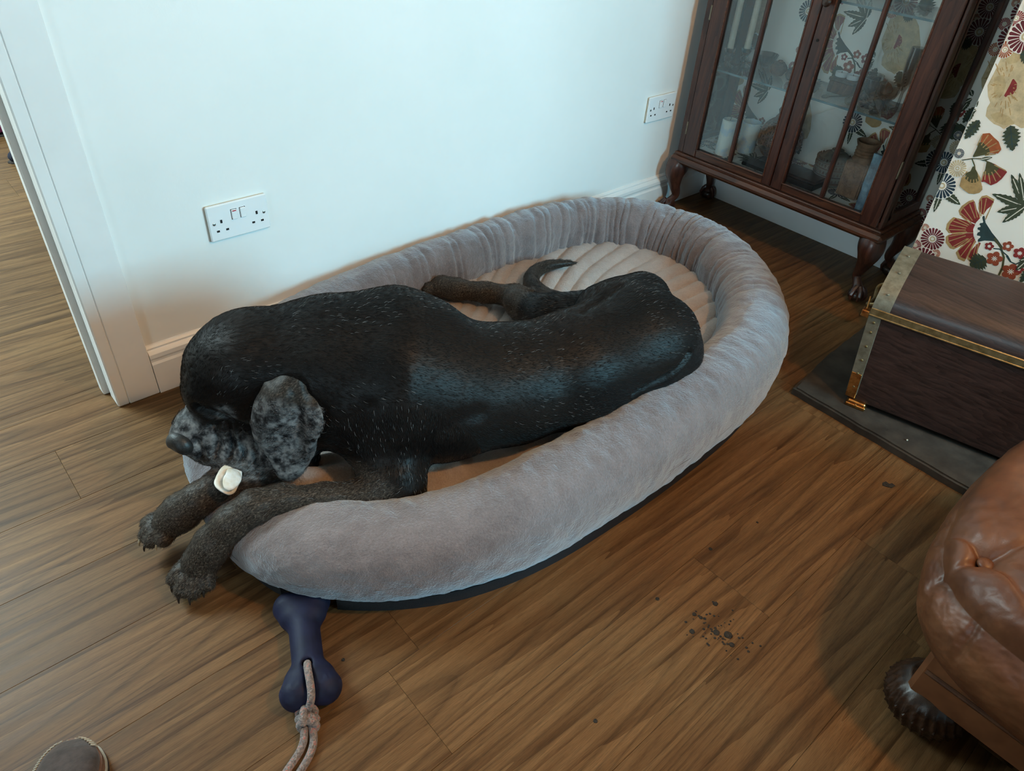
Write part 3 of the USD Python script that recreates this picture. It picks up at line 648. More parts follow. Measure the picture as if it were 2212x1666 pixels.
def stile(y0, y1, x0=FX, x1=FX + .022, z0=.240, z1=CT - .04, m='mahogany', name='stile', c=.002, parent=cab): return obj(name, box(x0, x1, y0, y1, z0, z1, c), m, parent)
stile(1.498, CY1, FX + .002, FX + .04, name='corner_post'); stile(CY0, .752, FX + .002, FX + .04, name='corner_post')
stile(CY1 - .03, CY1, BX - .035, BX - .001, name='corner_post'); stile(CY0, CY0 + .03, BX - .035, BX - .001, name='corner_post')
def door(y0, y1, gl, gr, mx, label):
    """gl > gr: the glass in y; mx the muntin"""
    d = obj('door', join(box(FX - .004, FX + .018, gl, y1, .242, CT - .045, .0025), box(FX - .004, FX + .018, y0, gr, .242, CT - .045, .0025)), 'mahogany', cab, label=label)
    obj('bottom_rail', box(FX - .003, FX + .018, gr, gl, .242, .268, .002), 'mahogany_rail', d)
    obj('top_rail', box(FX - .003, FX + .018, gr, gl, CT - .085, CT - .045, .002), 'mahogany_rail', d)
    obj('muntin', box(FX - .003, FX + .016, mx - .0062, mx + .0062, .268, CT - .085, .003), 'mahogany', d)
    obj('glazing_bead', join(*[box(FX - .0065, FX - .002, a, b, z, zz, .0012) for a, b, z, zz in ((gl - .0005, gl + .0045, .266, CT - .083), (gr - .0045, gr + .0005, .266, CT - .083), (gr, gl, .2655, .2695))]), 'mahogany_rail', d)
    obj('pane', box(FX + .004, FX + .0065, gr - .003, gl + .003, .264, CT - .08), 'pane_glass', d, smooth=False)
    return d
dl = door(1.1315, 1.496, 1.440, 1.164, 1.303, 'left glazed door with one vertical glazing bar')
dr = door(.754, 1.1285, 1.088, .812, .951, 'right glazed door with keyhole and turned knob')
obj('knob', lathe([(.004, 0), (.006, .004), (.005, .010), (.012, .016), (.013, .022), (.009, .028), (.002, .030)], 20).apply_transform(trimesh.transformations.rotation_matrix(-math.pi / 2, (0, 1, 0))).apply_translation((FX - .004, 1.108, .800)), 'dark_turned_wood', dr)
obj('keyhole', lathe([(.004, 0), (.0045, .001), (.003, .0012)], 14).apply_transform(trimesh.transformations.rotation_matrix(-math.pi / 2, (0, 1, 0))).apply_translation((FX - .0042, 1.112, .697)), 'dark_hole', dr)
for z in (.33, .70, 1.1): obj('hinge', box(FX - .006, FX + .004, 1.4945, 1.4995, z - .022, z + .022, .001), 'dull_brass', cab)
obj('hinge', box(FX - .006, FX + .004, .7505, .7545, .40, .45, .001), 'dull_brass', cab)
for y, s in ((CY0, 1), (CY1, -1)):
    y0, y1 = sorted((y, y + s * .018))
    sp = obj('side_panel', join(box(FX + .03, BX - .03, y0, y1, .24, .275, .002), box(FX + .03, BX - .03, y0, y1, CT - .085, CT - .04, .002), box(FX + .03, FX + .052, y0, y1, .26, CT - .06, .002)), 'mahogany', cab)
    obj('side_pane', box(FX + .05, BX - .03, (y0 + y1) / 2 - .001, (y0 + y1) / 2 + .001, .27, CT - .08), 'pane_glass', sp, smooth=False)
obj('cabinet_top', join(box(FX - .02, BX, CY0 - .02, CY1 + .012, CT - .04, CT, .006), box(FX - .008, BX, CY0 - .008, CY1 + .006, CT - .055, CT - .038, .003)), 'mahogany', cab)
for z in (.530, .800):
    sh = obj('shelf', box(FX + .046, BX - .014, CY0 + .02, CY1 - .02, z - .006, z), 'shelf_glass', cab, smooth=False)
    obj('front_edge', box(FX + .0445, FX + .046, CY0 + .02, CY1 - .02, z - .006, z), 'shelf_edge', sh, smooth=False)
def cabriole(cx, cy, dx, dy, fx, fy):
    """leg whose knee swells towards (dx, dy); the foot stands at (fx, fy)"""
    k = np.array([dx, dy, 0.]) / math.hypot(dx, dy)
    P = spline([(cx, cy, .214, .036), *[(cx + k[0] * o, cy + k[1] * o, z, r) for o, z, r in ((.012, .190, .040), (.019, .165, .037), (.015, .135, .027), (.005, .100, .0185), (-.002, .070, .0140))], (fx * .6 + cx * .4, fy * .6 + cy * .4, .050, .0140), (fx, fy, .034, .020)], 34)
    leg = tube(P[:, :3], P[:, 3], 16)
    l = obj('leg', join(leg, box(cx - .03, cx + .03, cy - .03, cy + .03, .190, .212, .008)), 'mahogany', cab, smooth=40)
    obj('ball_foot', ball((fx, fy, .0205), .0255, (1, 1, .80)), 'dark_turned_wood', l)
    for a in (-.9, 0, .9, math.pi):
        an = math.atan2(dy, dx) + a; c, s = math.cos(an), math.sin(an)
        obj('claw_toe', tube([(fx + c * q, fy + s * q, z) for q, z in ((.010, .052), (.022, .042), (.0285, .027), (.0262, .010))], [.0080, .0086, .0074, .004], 8), 'mahogany', l)
cabriole(FX + .018, CY0 + .018, -1, -1, FX - .002, CY0 - .006); cabriole(FX + .018, CY1 - .018, -1, .35, FX + .002, CY1 - .004)
cabriole(BX - .03, CY0 + .018, .2, -1, BX - .012, CY0 + .004); cabriole(BX - .03, CY1 - .018, .2, 1, BX - .02, CY1 - .016)

# what the cabinet holds
SH = .530
def holder(x, y, s, hc, label, label2):
    z = SH
    t = thing('candlestick', label, 'candlestick', (x, y, z), group='glass candlesticks on the cabinet shelf')
    obj('stem', lathe([(.024, 0), (.025, .004), (.014, .009), (.008, .014), (.013, .022), (.015, .030), (.009, .036), (.013, .043), (.0175, .052), (.018, .060), (.0125, .060), (.0118, .045), (.002, .044)], 28, (x, y, z)), 'clear_glass', t, smooth=40)
    c = thing('taper_candle', label2, 'candle', (x, y, z + .046), group='taper candles on the cabinet shelf')
    obj('wax', lathe([(.0100, .046), (.0108, .06), (.0095, hc - .004), (.006, hc)], 20, (x, y, z)), 'cream_wax', c); obj('wick', tube([(x, y, z + hc - .001), (x + .001, y, z + hc + .008)], .0009, 6), 'dark_hole', c)
holder(2.300, 1.462, 1, .26, 'clear glass candlestick nearest the left door hinge, on the glass shelf', 'tall cream taper candle nearest the left door hinge')
holder(2.352, 1.430, 1, .26, 'clear glass candlestick standing just behind and right of its twin', 'tall cream taper candle just right of its twin')
t = thing('glass_dish', 'small clear glass dish with pale blue rim behind the candlesticks', 'dish', (2.415, 1.385, SH))
obj('bowl', lathe([(.012, 0), (.014, .003), (.030, .022), (.038, .045), (.0365, .045), (.028, .024), (.012, .006), (.001, .005)], 28, (2.415, 1.385, SH)), 'clear_glass', t)
for i, (x, y) in enumerate(((2.36, 1.300), (2.345, 1.232))):
    t = thing('dried_seed_head', ('dark purple dried seed head behind the glazing bar of the left door', 'dark purple dried seed head nearer the middle of the cabinet')[i], 'ornament', (x, y, SH), group='dried seed heads on the cabinet shelf')
    b = ball((x, y, SH + .024), .027, (1, 1, .85), 3); b.vertices += b.vertex_normals * (.006 * meshkit.noise(b.vertices * 140, 3 + i)[:, None] - .003)
    obj('seed_head', b, 'brown_stoneware', t); obj('cap', ball((x, y, SH + .047), .009, (1, 1, .5), 2), 'carved_wood', t)
t = thing('trinket_box', 'small brown box holding up two tealights on the shelf', 'box', (2.39, 1.075, SH))
obj('case', box(2.355, 2.43, 1.035, 1.115, SH, SH + .035, .002), 'carved_wood', t); obj('lid', box(2.352, 2.433, 1.032, 1.118, SH + .035, SH + .045, .002), 'brown_stoneware', t)
for i, y in enumerate((1.097, 1.058)):
    t = thing('tealight', ('white tealight on the box, nearer the door knob', 'white tealight on the box, nearer the goblets')[i], 'candle', (2.385, y, SH + .045), group='tealights on the small box')
    obj('cup', lathe([(.017, 0), (.018, .001), (.0185, .014), (.0175, .014), (.017, .010), (.001, .0095)], 24, (2.385, y, SH + .045)), 'socket_plastic', t); obj('wick', tube([(2.385, y, SH + .054), (2.385, y, SH + .060)], .001, 6), 'dark_hole', t)
t = thing('glass_spoon', 'small pale spoon lying on the shelf edge behind the right door', 'spoon', (2.29, 1.07, SH))
obj('spoon_bowl', ball((2.275, 1.075, SH + .005), .013, (1.2, .8, .35), 2), 'screw_metal', t); obj('handle', tube([(2.285, 1.07, SH + .005), (2.32, 1.05, SH + .007), (2.35, 1.035, SH + .006)], .003, 8), 'screw_metal', t)
GOB = [(.021, 0), (.022, .002), (.006, .006), (.0045, .012), (.007, .018), (.0045, .024), (.012, .032), (.026, .046), (.031, .060), (.032, .082), (.0305, .082), (.029, .060), (.024, .048), (.010, .036), (.001, .035)]
for i, (x, y) in enumerate(((2.315, .955), (2.30, .905), (2.355, .985))):
    t = thing('glass_goblet', ('short stemmed glass goblet beside the glazing bar of the right door', 'short stemmed glass goblet nearest the right door frame', 'short stemmed glass goblet set back behind the glazing bar')[i], 'glass', (x, y, SH), group='glass goblets on the cabinet shelf')
    obj('goblet_body', lathe(GOB, 32, (x, y, SH)), 'clear_glass', t, smooth=40)
for i, (x, y) in enumerate(((2.375, .892), (2.415, .862))):
    t = thing('champagne_flute', ('tall glass flute behind the goblets', 'tall glass flute at the back by the right side')[i], 'glass', (x, y, SH), group='champagne flutes on the cabinet shelf')
    obj('flute_body', lathe([(.022, 0), (.023, .002), (.005, .006), (.004, .05), (.007, .056), (.014, .075), (.019, .105), (.021, .14), (.020, .175), (.0188, .175), (.0198, .14), (.0175, .105), (.012, .078), (.001, .066)], 32, (x, y, SH)), 'clear_glass', t, smooth=40)
ZF = .262
t = thing('pillar_candle', 'tall white pillar candle with blue mottling on the cabinet floor', 'candle', (2.262, 1.372, ZF))
obj('wax', lathe([(.0255, 0), (.027, .002), (.0265, .118), (.024, .122), (.018, .119), (.001, .118)], 32, (2.262, 1.372, ZF)), 'pillar_wax', t); obj('wick', tube([(2.262, 1.372, ZF + .117), (2.263, 1.372, ZF + .130)], .001, 6), 'dark_hole', t)
t = thing('ceramic_beaker', 'blue patterned pale ceramic beaker behind the glazing bar of the left door', 'beaker', (2.36, 1.345, ZF))
obj('beaker_body', lathe([(.028, 0), (.030, .003), (.033, .105), (.0315, .105), (.028, .006), (.001, .005)], 32, (2.36, 1.345, ZF)), 'pillar_wax', t)
# pierced wooden ball on a dark stand
bc, br = np.array([2.355, 1.222, .345]), .070
t = thing('carved_ball', 'pierced carved wooden ball on a dark stand behind the door edges', 'ornament', (2.355, 1.222, ZF))
ico = trimesh.creation.icosphere(subdivisions=2, radius=br)
obj('lattice', join(*[tube([bc + ico.vertices[a], bc + (ico.vertices[a] + ico.vertices[b]) / 2 * 1.01, bc + ico.vertices[b]], .0042, 6, False) for a, b in ico.edges_unique]), 'carved_wood', t)
obj('inner_lining', ball(bc, br * .80, sub=3), 'cream_wax', t)
obj('stand', join(lathe([(.048, 0), (.050, .004), (.040, .012), (.030, .016), (.034, .022)], 28, (2.355, 1.222, ZF))), 'black_box_lacquer', t)
obj('finial', lathe([(.030, 0), (.034, .006), (.026, .018), (.030, .030), (.022, .044), (.004, .052)], 24, (2.355, 1.222, .345 + br - .006)), 'brown_stoneware', t)
t = thing('photo_stand', 'small dark lacquer tray with a thin upright glass slip by the middle stiles', 'stand', (2.27, 1.22, ZF))
obj('tray', box(2.235, 2.30, 1.17, 1.275, ZF, ZF + .012, .002), 'black_box_lacquer', t); obj('slip', box(2.262, 2.265, 1.19, 1.255, ZF + .011, ZF + .075), 'pane_glass', t, smooth=False)
t = thing('lacquer_box', 'flat black lacquer box lying on the cabinet floor', 'box', (2.28, 1.065, ZF))
obj('case', box(2.232, 2.325, 1.000, 1.135, ZF, ZF + .020, .002), 'black_box_lacquer', t); obj('lid', box(2.230, 2.327, .998, 1.137, ZF + .021, ZF + .032, .003), 'black_box_lacquer', t)
dc = (2.352, 1.012, ZF)
t = thing('banded_pot', 'round grey brown stoneware pot with carved bands', 'pot', dc)
obj('body', lathe([(.042, 0), (.050, .004), (.054, .02), (.055, .045), (.055, .072), (.057, .078), (.050, .086), (.034, .100), (.020, .106), (.019, .112), (.015, .112), (.014, .100), (.001, .098)], 40, dc), 'grey_stoneware', t)
for k, z in enumerate((.012, .034, .056, .074)):
    obj('carved_band', join(lathe([(.054, z), (.0575, z + .001), (.0575, z + .003), (.054, z + .004)], 40, dc), *[ball((dc[0] + .0555 * math.cos(a), dc[1] + .0555 * math.sin(a), dc[2] + z + .011), .0032, (1, 1, 1.5), 1) for a in np.linspace(0, 2 * math.pi, 30, endpoint=False)]), 'brown_stoneware', t)
tc = (2.318, .912)
t = thing('terracotta_jar', 'tall square carved terracotta jar with round neck', 'jar', (*tc, ZF))
b = box(tc[0] - .034, tc[0] + .034, tc[1] - .034, tc[1] + .034, ZF, ZF + .118, .006)
obj('body', b, 'terracotta', t)
for sx, sy in ((-1, 0), (0, -1), (0, 1), (1, 0)):
    n = np.array([sx, sy, 0.]); u = np.array([-sy, sx, 0.]); o = np.array([*tc, ZF]) + n * .034; sh = []
    for q in range(26):
        a = rng.uniform(-.024, .024); z = rng.uniform(.012, .106); p0 = o + u * a + np.array([0, 0, z]); an = rng.uniform(0, 3.14)
        d = u * math.cos(an) * .009 + np.array([0, 0, math.sin(an) * .009]); sh.append(tube([p0 - d, p0 + n * .0012, p0 + d], .0018, 6))
    obj('carved_relief', join(*sh, *[tube([o + u * a1 + np.array([0, 0, z1]), o + u * a2 + np.array([0, 0, z2])], .002, 6) for a1, z1, a2, z2 in ((-.030, .006, .030, .006), (-.030, .112, .030, .112), (-.030, .006, -.030, .112), (.030, .006, .030, .112))]), 'terracotta', t)
obj('neck', lathe([(.034, .116), (.031, .124), (.029, .130), (.0315, .134), (.029, .138), (.0315, .143), (.029, .148), (.0315, .153), (.029, .158), (.034, .168), (.037, .176), (.033, .176), (.027, .16), (.026, .12), (.001, .119)], 32, (*tc, ZF)), 'terracotta', t)
t = thing('stone_slab', 'narrow slab of rippled blue stone leaning by the right door frame', 'slab', (2.236, .838, ZF))
def slab(u, v):
    w_ = .036 - .006 * v + .004 * meshkit.noise(np.stack([u * 0, v * 9, u * 0], -1), 4); a = 2 * math.pi * u
    y = .832 + .008 * v + w_ / 2 * np.clip(1.3 * np.cos(a), -1, 1); x = 2.236 + .010 * v + .0065 * np.clip(1.3 * np.sin(a), -1, 1)
    q = np.stack([x, y, ZF + .172 * v], -1); return q + .004 * (meshkit.noise(q * 90, 8)[:, None] - .5) * np.array([1, .6, 0])
sm = surface_grid(slab, 40, 60, True); sm = tri(m3.Manifold.hull_points(np.asarray(sm.vertices[:0], np.float32))) if False else sm
cap = lambda row: np.array([[row[0], row[i], row[i + 1]] for i in range(1, len(row) - 1)])
r0, r1 = np.arange(40) * 60, np.arange(40) * 60 + 59
obj('slab_body', trimesh.Trimesh(sm.vertices, np.vstack([sm.faces, cap(r0), cap(r1)[:, ::-1]]), process=False), 'blue_stone', t, smooth=40)

# ---------------------------------------------------------------- hearth and trunk
hp = [(1.603, .598), (2.05, .630), (2.05, -.98), (1.597, -.98), (1.594, .16)]
hv = [];  
hl = thing('hearth', 'dark slate hearth slab with chipped edges under the trunk', 'hearth', (1.82, -.2, 0))
P = Polygon([(1.592, .592), (1.80, .612), (2.049, .625), (2.049, -.98), (1.585, -.98), (1.582, .16)]).segmentize(.02)
pc = np.array(P.exterior.coords)[:-1]; pc += .004 * (np.stack([meshkit.noise(np.c_[pc * 35, pc[:, :1] * 0], s) for s in (1, 2)], -1) - .5)
hm = trimesh.creation.extrude_polygon(Polygon(pc), .018, engine='earcut')
obj('slab', hm, 'hearth_slate', hl, smooth=30)
hm2 = trimesh.creation.extrude_polygon(Polygon(pc).buffer(-.007), .022, engine='earcut')
obj('slab_top', hm2, 'hearth_slate', hl, smooth=30)
HZ = .022
KX0, KX1, KY0, KY1 = 1.640, 1.910, -.05, .500            # trunk
tk = thing('trunk', 'dark wood dome lidded trunk with brass strips on the hearth', 'trunk', (KX0, KY1, HZ), rotz=12.9)
def taper(m):
    """the trunk's body narrows a little towards the bottom"""
    v = m.vertices.copy(); t_ = np.clip((.285 - v[:, 2]) / .25, 0, 1); cy, cx = (KY0 + KY1) / 2, (KX0 + KX1) / 2
    v[:, 1] = cy + (v[:, 1] - cy) * (1 - .085 * t_); v[:, 0] = cx + (v[:, 0] - cx) * (1 - .03 * t_)
    return trimesh.Trimesh(v, m.faces, process=False)
obj('body', taper(box(KX0, KX1, KY0, KY1, HZ + .014, .275, .003)), 'chest_wood', tk)
LP = [(KX0 - .004, .279), (KX0 - .004, .300), (KX0 + .004, .330), (KX0 + .024, .352), (KX0 + .060, .369), (KX0 + .11, .381), (KX0 + .175, .386), (KX1 - .11, .381), (KX1 - .06, .369), (KX1 - .024, .352), (KX1 - .004, .330), (KX1 + .004, .300), (KX1 + .004, .279)]
LPs = spline([(a, 0, b) for a, b in LP], 60)[:, [0, 2]]
def lid_part(y0, y1, off, name, m, closed=True, sel=slice(None)):
    o = LPs[sel]; c_ = np.array([(KX0 + KX1) / 2, .25]); d = o - c_; q = o + d / np.linalg.norm(d, axis=1, keepdims=True) * off
    pts = np.vstack([q, [[q[-1][0], .279], [q[0][0], .279]]]) if closed else np.vstack([q, (o - d * .01)[::-1]])
    e = trimesh.creation.extrude_polygon(Polygon(pts).buffer(0), y1 - y0, engine='earcut')
    return obj(name, trimesh.Trimesh(np.c_[e.vertices[:, 0], y1 - e.vertices[:, 2], e.vertices[:, 1]], e.faces, process=False), m, tk, smooth=35)
ld = lid_part(KY0, KY1, 0, 'lid', 'chest_wood')
lid_part(KY1 - .038, KY1 + .002, .0022, 'lid_strip', 'dull_brass'); lid_part(KY0 - .002, KY0 + .038, .0022, 'lid_strip', 'dull_brass')
obj('seam_strip', box(KX0 - .0075, KX0 - .001, KY0 - .002, KY1 + .002, .279, .300, .0015), 'brass', tk)
obj('seam_strip', box(KX0 - .0092, KX0 - .0065, KY0 - .002, KY1 + .002, .2795, .2835, .001), 'brass', tk)
obj('corner_strip', taper(box(KX0 - .003, KX0 + .004, KY1 - .026, KY1 + .003, HZ + .03, .276, .001)), 'dull_brass', tk)
obj('corner_strip', taper(box(KX0 - .003, KX0 + .004, KY0 - .003, KY0 + .026, HZ + .03, .276, .001)), 'dull_brass', tk)
obj('corner_strip', taper(join(box(KX0 + .002, KX0 + .030, KY1 - .004, KY1 + .003, HZ + .03, .276, .001), box(KX0 - .0042, KX0 + .001, KY1 - .024, KY1 + .002, HZ + .02, .115, .001))), 'copper', tk, label='copper coloured lower corner')
for z in (.075, .115, .155, .195, .235, .262):
    r = ball((KX0 - .0032, KY1 - .013, z), .0035, (.6, 1, 1), 2); obj('rivet', taper(r), 'brass', tk)
for k in range(4):
    i = int(8 + k * 9); obj('rivet', ball((LPs[i][0] - .002, KY1 - .018, LPs[i][1] + .003), .0035, (1, 1, .7), 2), 'dull_brass', tk)
for y in (KY1 - .06, KY0 + .006):
    obj('bracket_foot', taper(join(box(KX0 - .016, KX0 + .03, y, y + .054, HZ, HZ + .010, .002), box(KX0 - .012, KX0 + .006, y + .003, y + .051, HZ + .008, HZ + .018, .003), box(KX0 - .0165, KX0 + .01, y + .025, y + .028, HZ + .008, HZ + .012, .001))), 'copper', tk)
h_ = obj('handle', tube(spline([(1.73, KY1 + .004, .262), (1.73, KY1 + .014, .258), (1.79, KY1 + .016, .246), (1.86, KY1 + .014, .258), (1.86, KY1 + .004, .262)], 30), .005, 10), 'brass', tk)
for x in (1.73, 1.86): obj('handle_mount', box(x - .014, x + .014, KY1 - .002, KY1 + .008, .245, .278, .002), 'copper', h_)
obj('lid_catch', join(box(KX0 - .004, KX0 + .018, KY1 + .001, KY1 + .020, .268, .286, .002), tube([(KX0 + .01, KY1 + .012, .284), (KX0 + .022, KY1 + .016, .312)], .0022, 8)), 'copper', tk)

# ---------------------------------------------------------------- buttoned leather footstool
SX0, SX1, SY0, SY1 = .935, 1.555, -.95, .004
st = thing('footstool', 'brown leather buttoned footstool on fluted bun feet', 'footstool', (1.18, -.47, 0))
obj('apron', box(SX0, SX1, SY0, SY1, .085, .20, .008), 'leather', st)
obj('welt', tube(np.vstack([p for p in [[(SX0 - .002, SY1 - .01, .150), (SX0 - .002, SY0 + .01, .150)]]]), .004, 8), 'leather_welt', st)
BT = [(x, y) for i, y in enumerate(np.arange(-.84, .10, .17)) for x in ((1.05, 1.32) if i % 2 == 0 else (.93, 1.185, 1.43))]
BT = [(1.014, .014)] + [(x, y) for x, y in ((1.245, .012), (1.475, .012), (1.13, -.17), (1.36, -.17), (1.014, -.35), (1.245, -.35), (1.475, -.35), (1.13, -.53), (1.36, -.53), (1.014, -.71), (1.245, -.71), (1.475, -.71))]
def cushion(u, v):
    a = 2 * math.pi * u; n_ = .30
    ca, sa = np.cos(a), np.sin(a); ex = np.sign(ca) * np.abs(ca) ** n_; ey = np.sign(sa) * np.abs(sa) ** n_
    cx, cy, hx, hy = (SX0 + SX1) / 2, (SY0 + SY1) / 2, (SX1 - SX0) / 2, (SY1 - SY0) / 2
    # v: 0 under edge, .45 rim, 1 centre
    side = np.clip(v / .42, 0, 1); top = np.clip((v - .42) / .58, 0, 1)
    bul = .052 * np.sin(np.pi * np.clip(side * .80 + .02, 0, 1)) ** .8
    z = .150 + .155 * side ** 1.0
    sc = 1 - top
    z = np.where(v > .42, .305 + .112 * (1 - (1 - top) ** 4.2) ** .56, z)
    off = np.where(v > .42, (bul) * (1 - top) ** 2, bul)
    # keep the rim rounded
    sc = np.where(v > .42, 1 - top ** 1.25, 1)
    x = cx + ex * (hx * sc + off); y = cy + ey * (hy * sc + off)
    y += .062 * np.clip(ey, 0, 1) ** 2 * np.cos(np.clip((x - cx) / (hx + .06), -1, 1) * math.pi / 2) * np.where(v > .42, 1 - .5 * top, .4 + .6 * side)
    d = np.full(len(x), 9.); 
    dep = np.zeros(len(x))
    for bx, by in BT:
        r = np.hypot(x - bx, y - by); an = np.arctan2(y - by, x - bx)
        dep += np.clip((z - .262) / .06, 0, 1) * (.026 * np.exp(-(r / .026) ** 2) + .016 * np.exp(-(r / .085) ** 2))
        for k in (1.05, 2.44, 3.96, 5.71):
            da = np.angle(np.exp(1j * (an - k))); dep += np.clip((z - .21) / .08, 0, 1) * .0085 * np.exp(-(r * np.sin(da) / .007) ** 2) * (np.cos(da) > 0) * np.exp(-(r / .115) ** 4)
    # pleats running over the rim
    per = np.where(np.abs(ex) > np.abs(ey), y, x); pl = np.zeros(len(x))
    for c in np.arange(-1.0, 1.6, .14): pl += np.exp(-((per - c - .06 * (z - .3)) / .006) ** 2)
    edge = np.exp(-((z - .27) / .06) ** 2)
    q = np.stack([x, y, z], -1)
    ndir = np.stack([ex * .8, ey * .8, np.full(len(x), .6)], -1); ndir[top > .3] = (0, 0, 1)
    wr = meshkit.fbm(q * np.array([38., 38., 38.]), 3, 5) - .5
    q = q - ndir * (pl * edge * .0035)[:, None] + ndir * (wr * .0055)[:, None]; q[:, 2] -= dep
    return q
cm = surface_grid(cushion, 620, 230, True)
obj('seat_cushion', cm, 'leather', st, smooth=True)
for bx, by in BT:
    dd = np.hypot(cm.vertices[:, 0] - bx, cm.vertices[:, 1] - by) + 9 * (cm.vertices[:, 2] < .27)
    obj('button', ball((bx, by, cm.vertices[dd.argmin(), 2] + .003), .0125, (1, 1, .55), 3), 'leather', st)
for fx, fy in ((SX0 + .042, SY1 - .035), (SX0 + .042, SY0 + .05), (SX1 - .05, SY1 - .05), (SX1 - .05, SY0 + .05)):
    def bun(u, v):
        a = 2 * math.pi * u; prof = np.interp(v, [0, .08, .3, .55, .8, .95, 1], [.030, .042, .064, .071, .060, .046, .040]); z = .098 * v
        fl_ = 1 - .12 * np.abs(np.sin(13 * a + 5.0 * v)) ** .7 * np.sin(np.pi * np.clip(v * 1.1, 0, 1))
        return np.stack([fx + prof * fl_ * np.cos(a), fy + prof * fl_ * np.sin(a), z], -1)
    g = surface_grid(bun, 156, 24, True); r0, r1 = np.arange(156) * 24, np.arange(156) * 24 + 23
    obj('bun_foot', trimesh.Trimesh(g.vertices, np.vstack([g.faces, cap(r0)[:, ::-1], cap(r1)]), process=False), 'dark_turned_wood', st, smooth=50)

# ---------------------------------------------------------------- dog bed
BED = thing('dog_bed', 'large oval mauve plush dog bed with thick bolster rim against the white wall', 'dog bed', (1.08, 1.08, 0))
RING = [(.40, .775, .089, .082), (.52, .700, .092, .087), (.68, .655, .094, .095), (.88, .640, .095, .097), (1.15, .642, .095, .098), (1.40, .672, .095, .098), (1.62, .770, .092, .098), (1.775, .925, .090, .098), (1.85, 1.10, .088, .098), (1.835, 1.27, .086, .098),
        (1.72, 1.42, .080, .098), (1.50, 1.488, .078, .097), (1.25, 1.500, .076, .095), (1.0, 1.498, .076, .093), (.72, 1.475, .080, .088), (.50, 1.405, .085, .083), (.37, 1.28, .088, .074), (.315, 1.13, .090, .062), (.30, .99, .090, .052), (.322, .868, .090, .076)]
RS = spline(RING, 1100, True)
RT = np.roll(RS[:, :2], -1, 0) - np.roll(RS[:, :2], 1, 0); RT /= np.linalg.norm(RT, axis=1, keepdims=True)
RN = np.c_[RT[:, 1], -RT[:, 0]]                                     # outward
RL = np.r_[0, np.cumsum(np.linalg.norm(np.diff(RS[:, :2], axis=0), axis=1))]
DIPS = []                                                          # where the forelegs press the rim down: (x, y, radius, depth)
def bolster(u, v):
    i = np.clip((u * 1100).round().astype(int), 0, 1099); c, n, rh, rv, L = RS[i, :2], RN[i], RS[i, 2], RS[i, 3], RL[i]
    a = 2 * math.pi * v
    ca, sa = np.cos(a), np.sin(a)
    ex = np.sign(ca) * np.abs(ca) ** .88; ez = np.sign(sa) * np.abs(sa) ** .88
    # gathers across the roll, deepest on the inner side and round the far end
    far = np.clip((RS[i, 0] - .75) / .6, 0, 1) * np.clip((RS[i, 1] - .62) / .35, .15, 1) + .12
    warp = .020 * meshkit.noise(np.stack([L * 6, v * 7, L * 0], -1), 11) + .010 * np.sin(a + L * 3)
    g1 = 1 - np.abs(2 * meshkit.noise(np.stack([(L + warp) * 46, v * 2.2, L * 0], -1), 3) - 1)
    g2 = 1 - np.abs(2 * meshkit.noise(np.stack([(L + warp * .6) * 22, v * 1.6, L * 0], -1), 5) - 1)
    inner = .45 + .55 * np.clip(-ca + .55, 0, 1)
    dr = -(.0065 * g1 ** 3 + .0085 * g2 ** 3) * far * inner
    q0 = np.stack([c[:, 0] + n[:, 0] * rh * ex, c[:, 1] + n[:, 1] * rh * ex, rv * (1 + ez)], -1)
    dr += .010 * (meshkit.fbm(q0 * 9, 3, 2) - .5) + .0038 * (meshkit.fbm(q0 * 48, 3, 4) - .5) * 2
    x = rh * ex + dr * ca; z = rv * (1 + ez) + dr * sa
    q = np.stack([c[:, 0] + n[:, 0] * x, c[:, 1] + n[:, 1] * x, np.maximum(z, .004) + .016], -1)
    ta, tb = np.array((.205, .628)), np.array((.275, .790)); tt = np.clip(((q[:, :2] - ta) @ (tb - ta)) / ((tb - ta) @ (tb - ta)), 0, 1.15); td_ = np.linalg.norm(q[:, :2] - ta - tt[:, None] * (tb - ta), axis=1)
    q[:, 2] = np.maximum(q[:, 2], .060 * np.clip(1.9 - td_ / .034, 0, 1))                # it rides up over the toy pushed under it
    for dx, dy, r, dep in DIPS:
        q[:, 2] -= dep * np.exp(-(((q[:, 0] - dx) ** 2 + (q[:, 1] - dy) ** 2) / r ** 2)) * np.clip((q[:, 2] - .02) / .15, 0, 1)
    return q
def bolster_mesh():
    m = surface_grid(lambda u, v: bolster(u, v), 1100, 91, True)
    return m
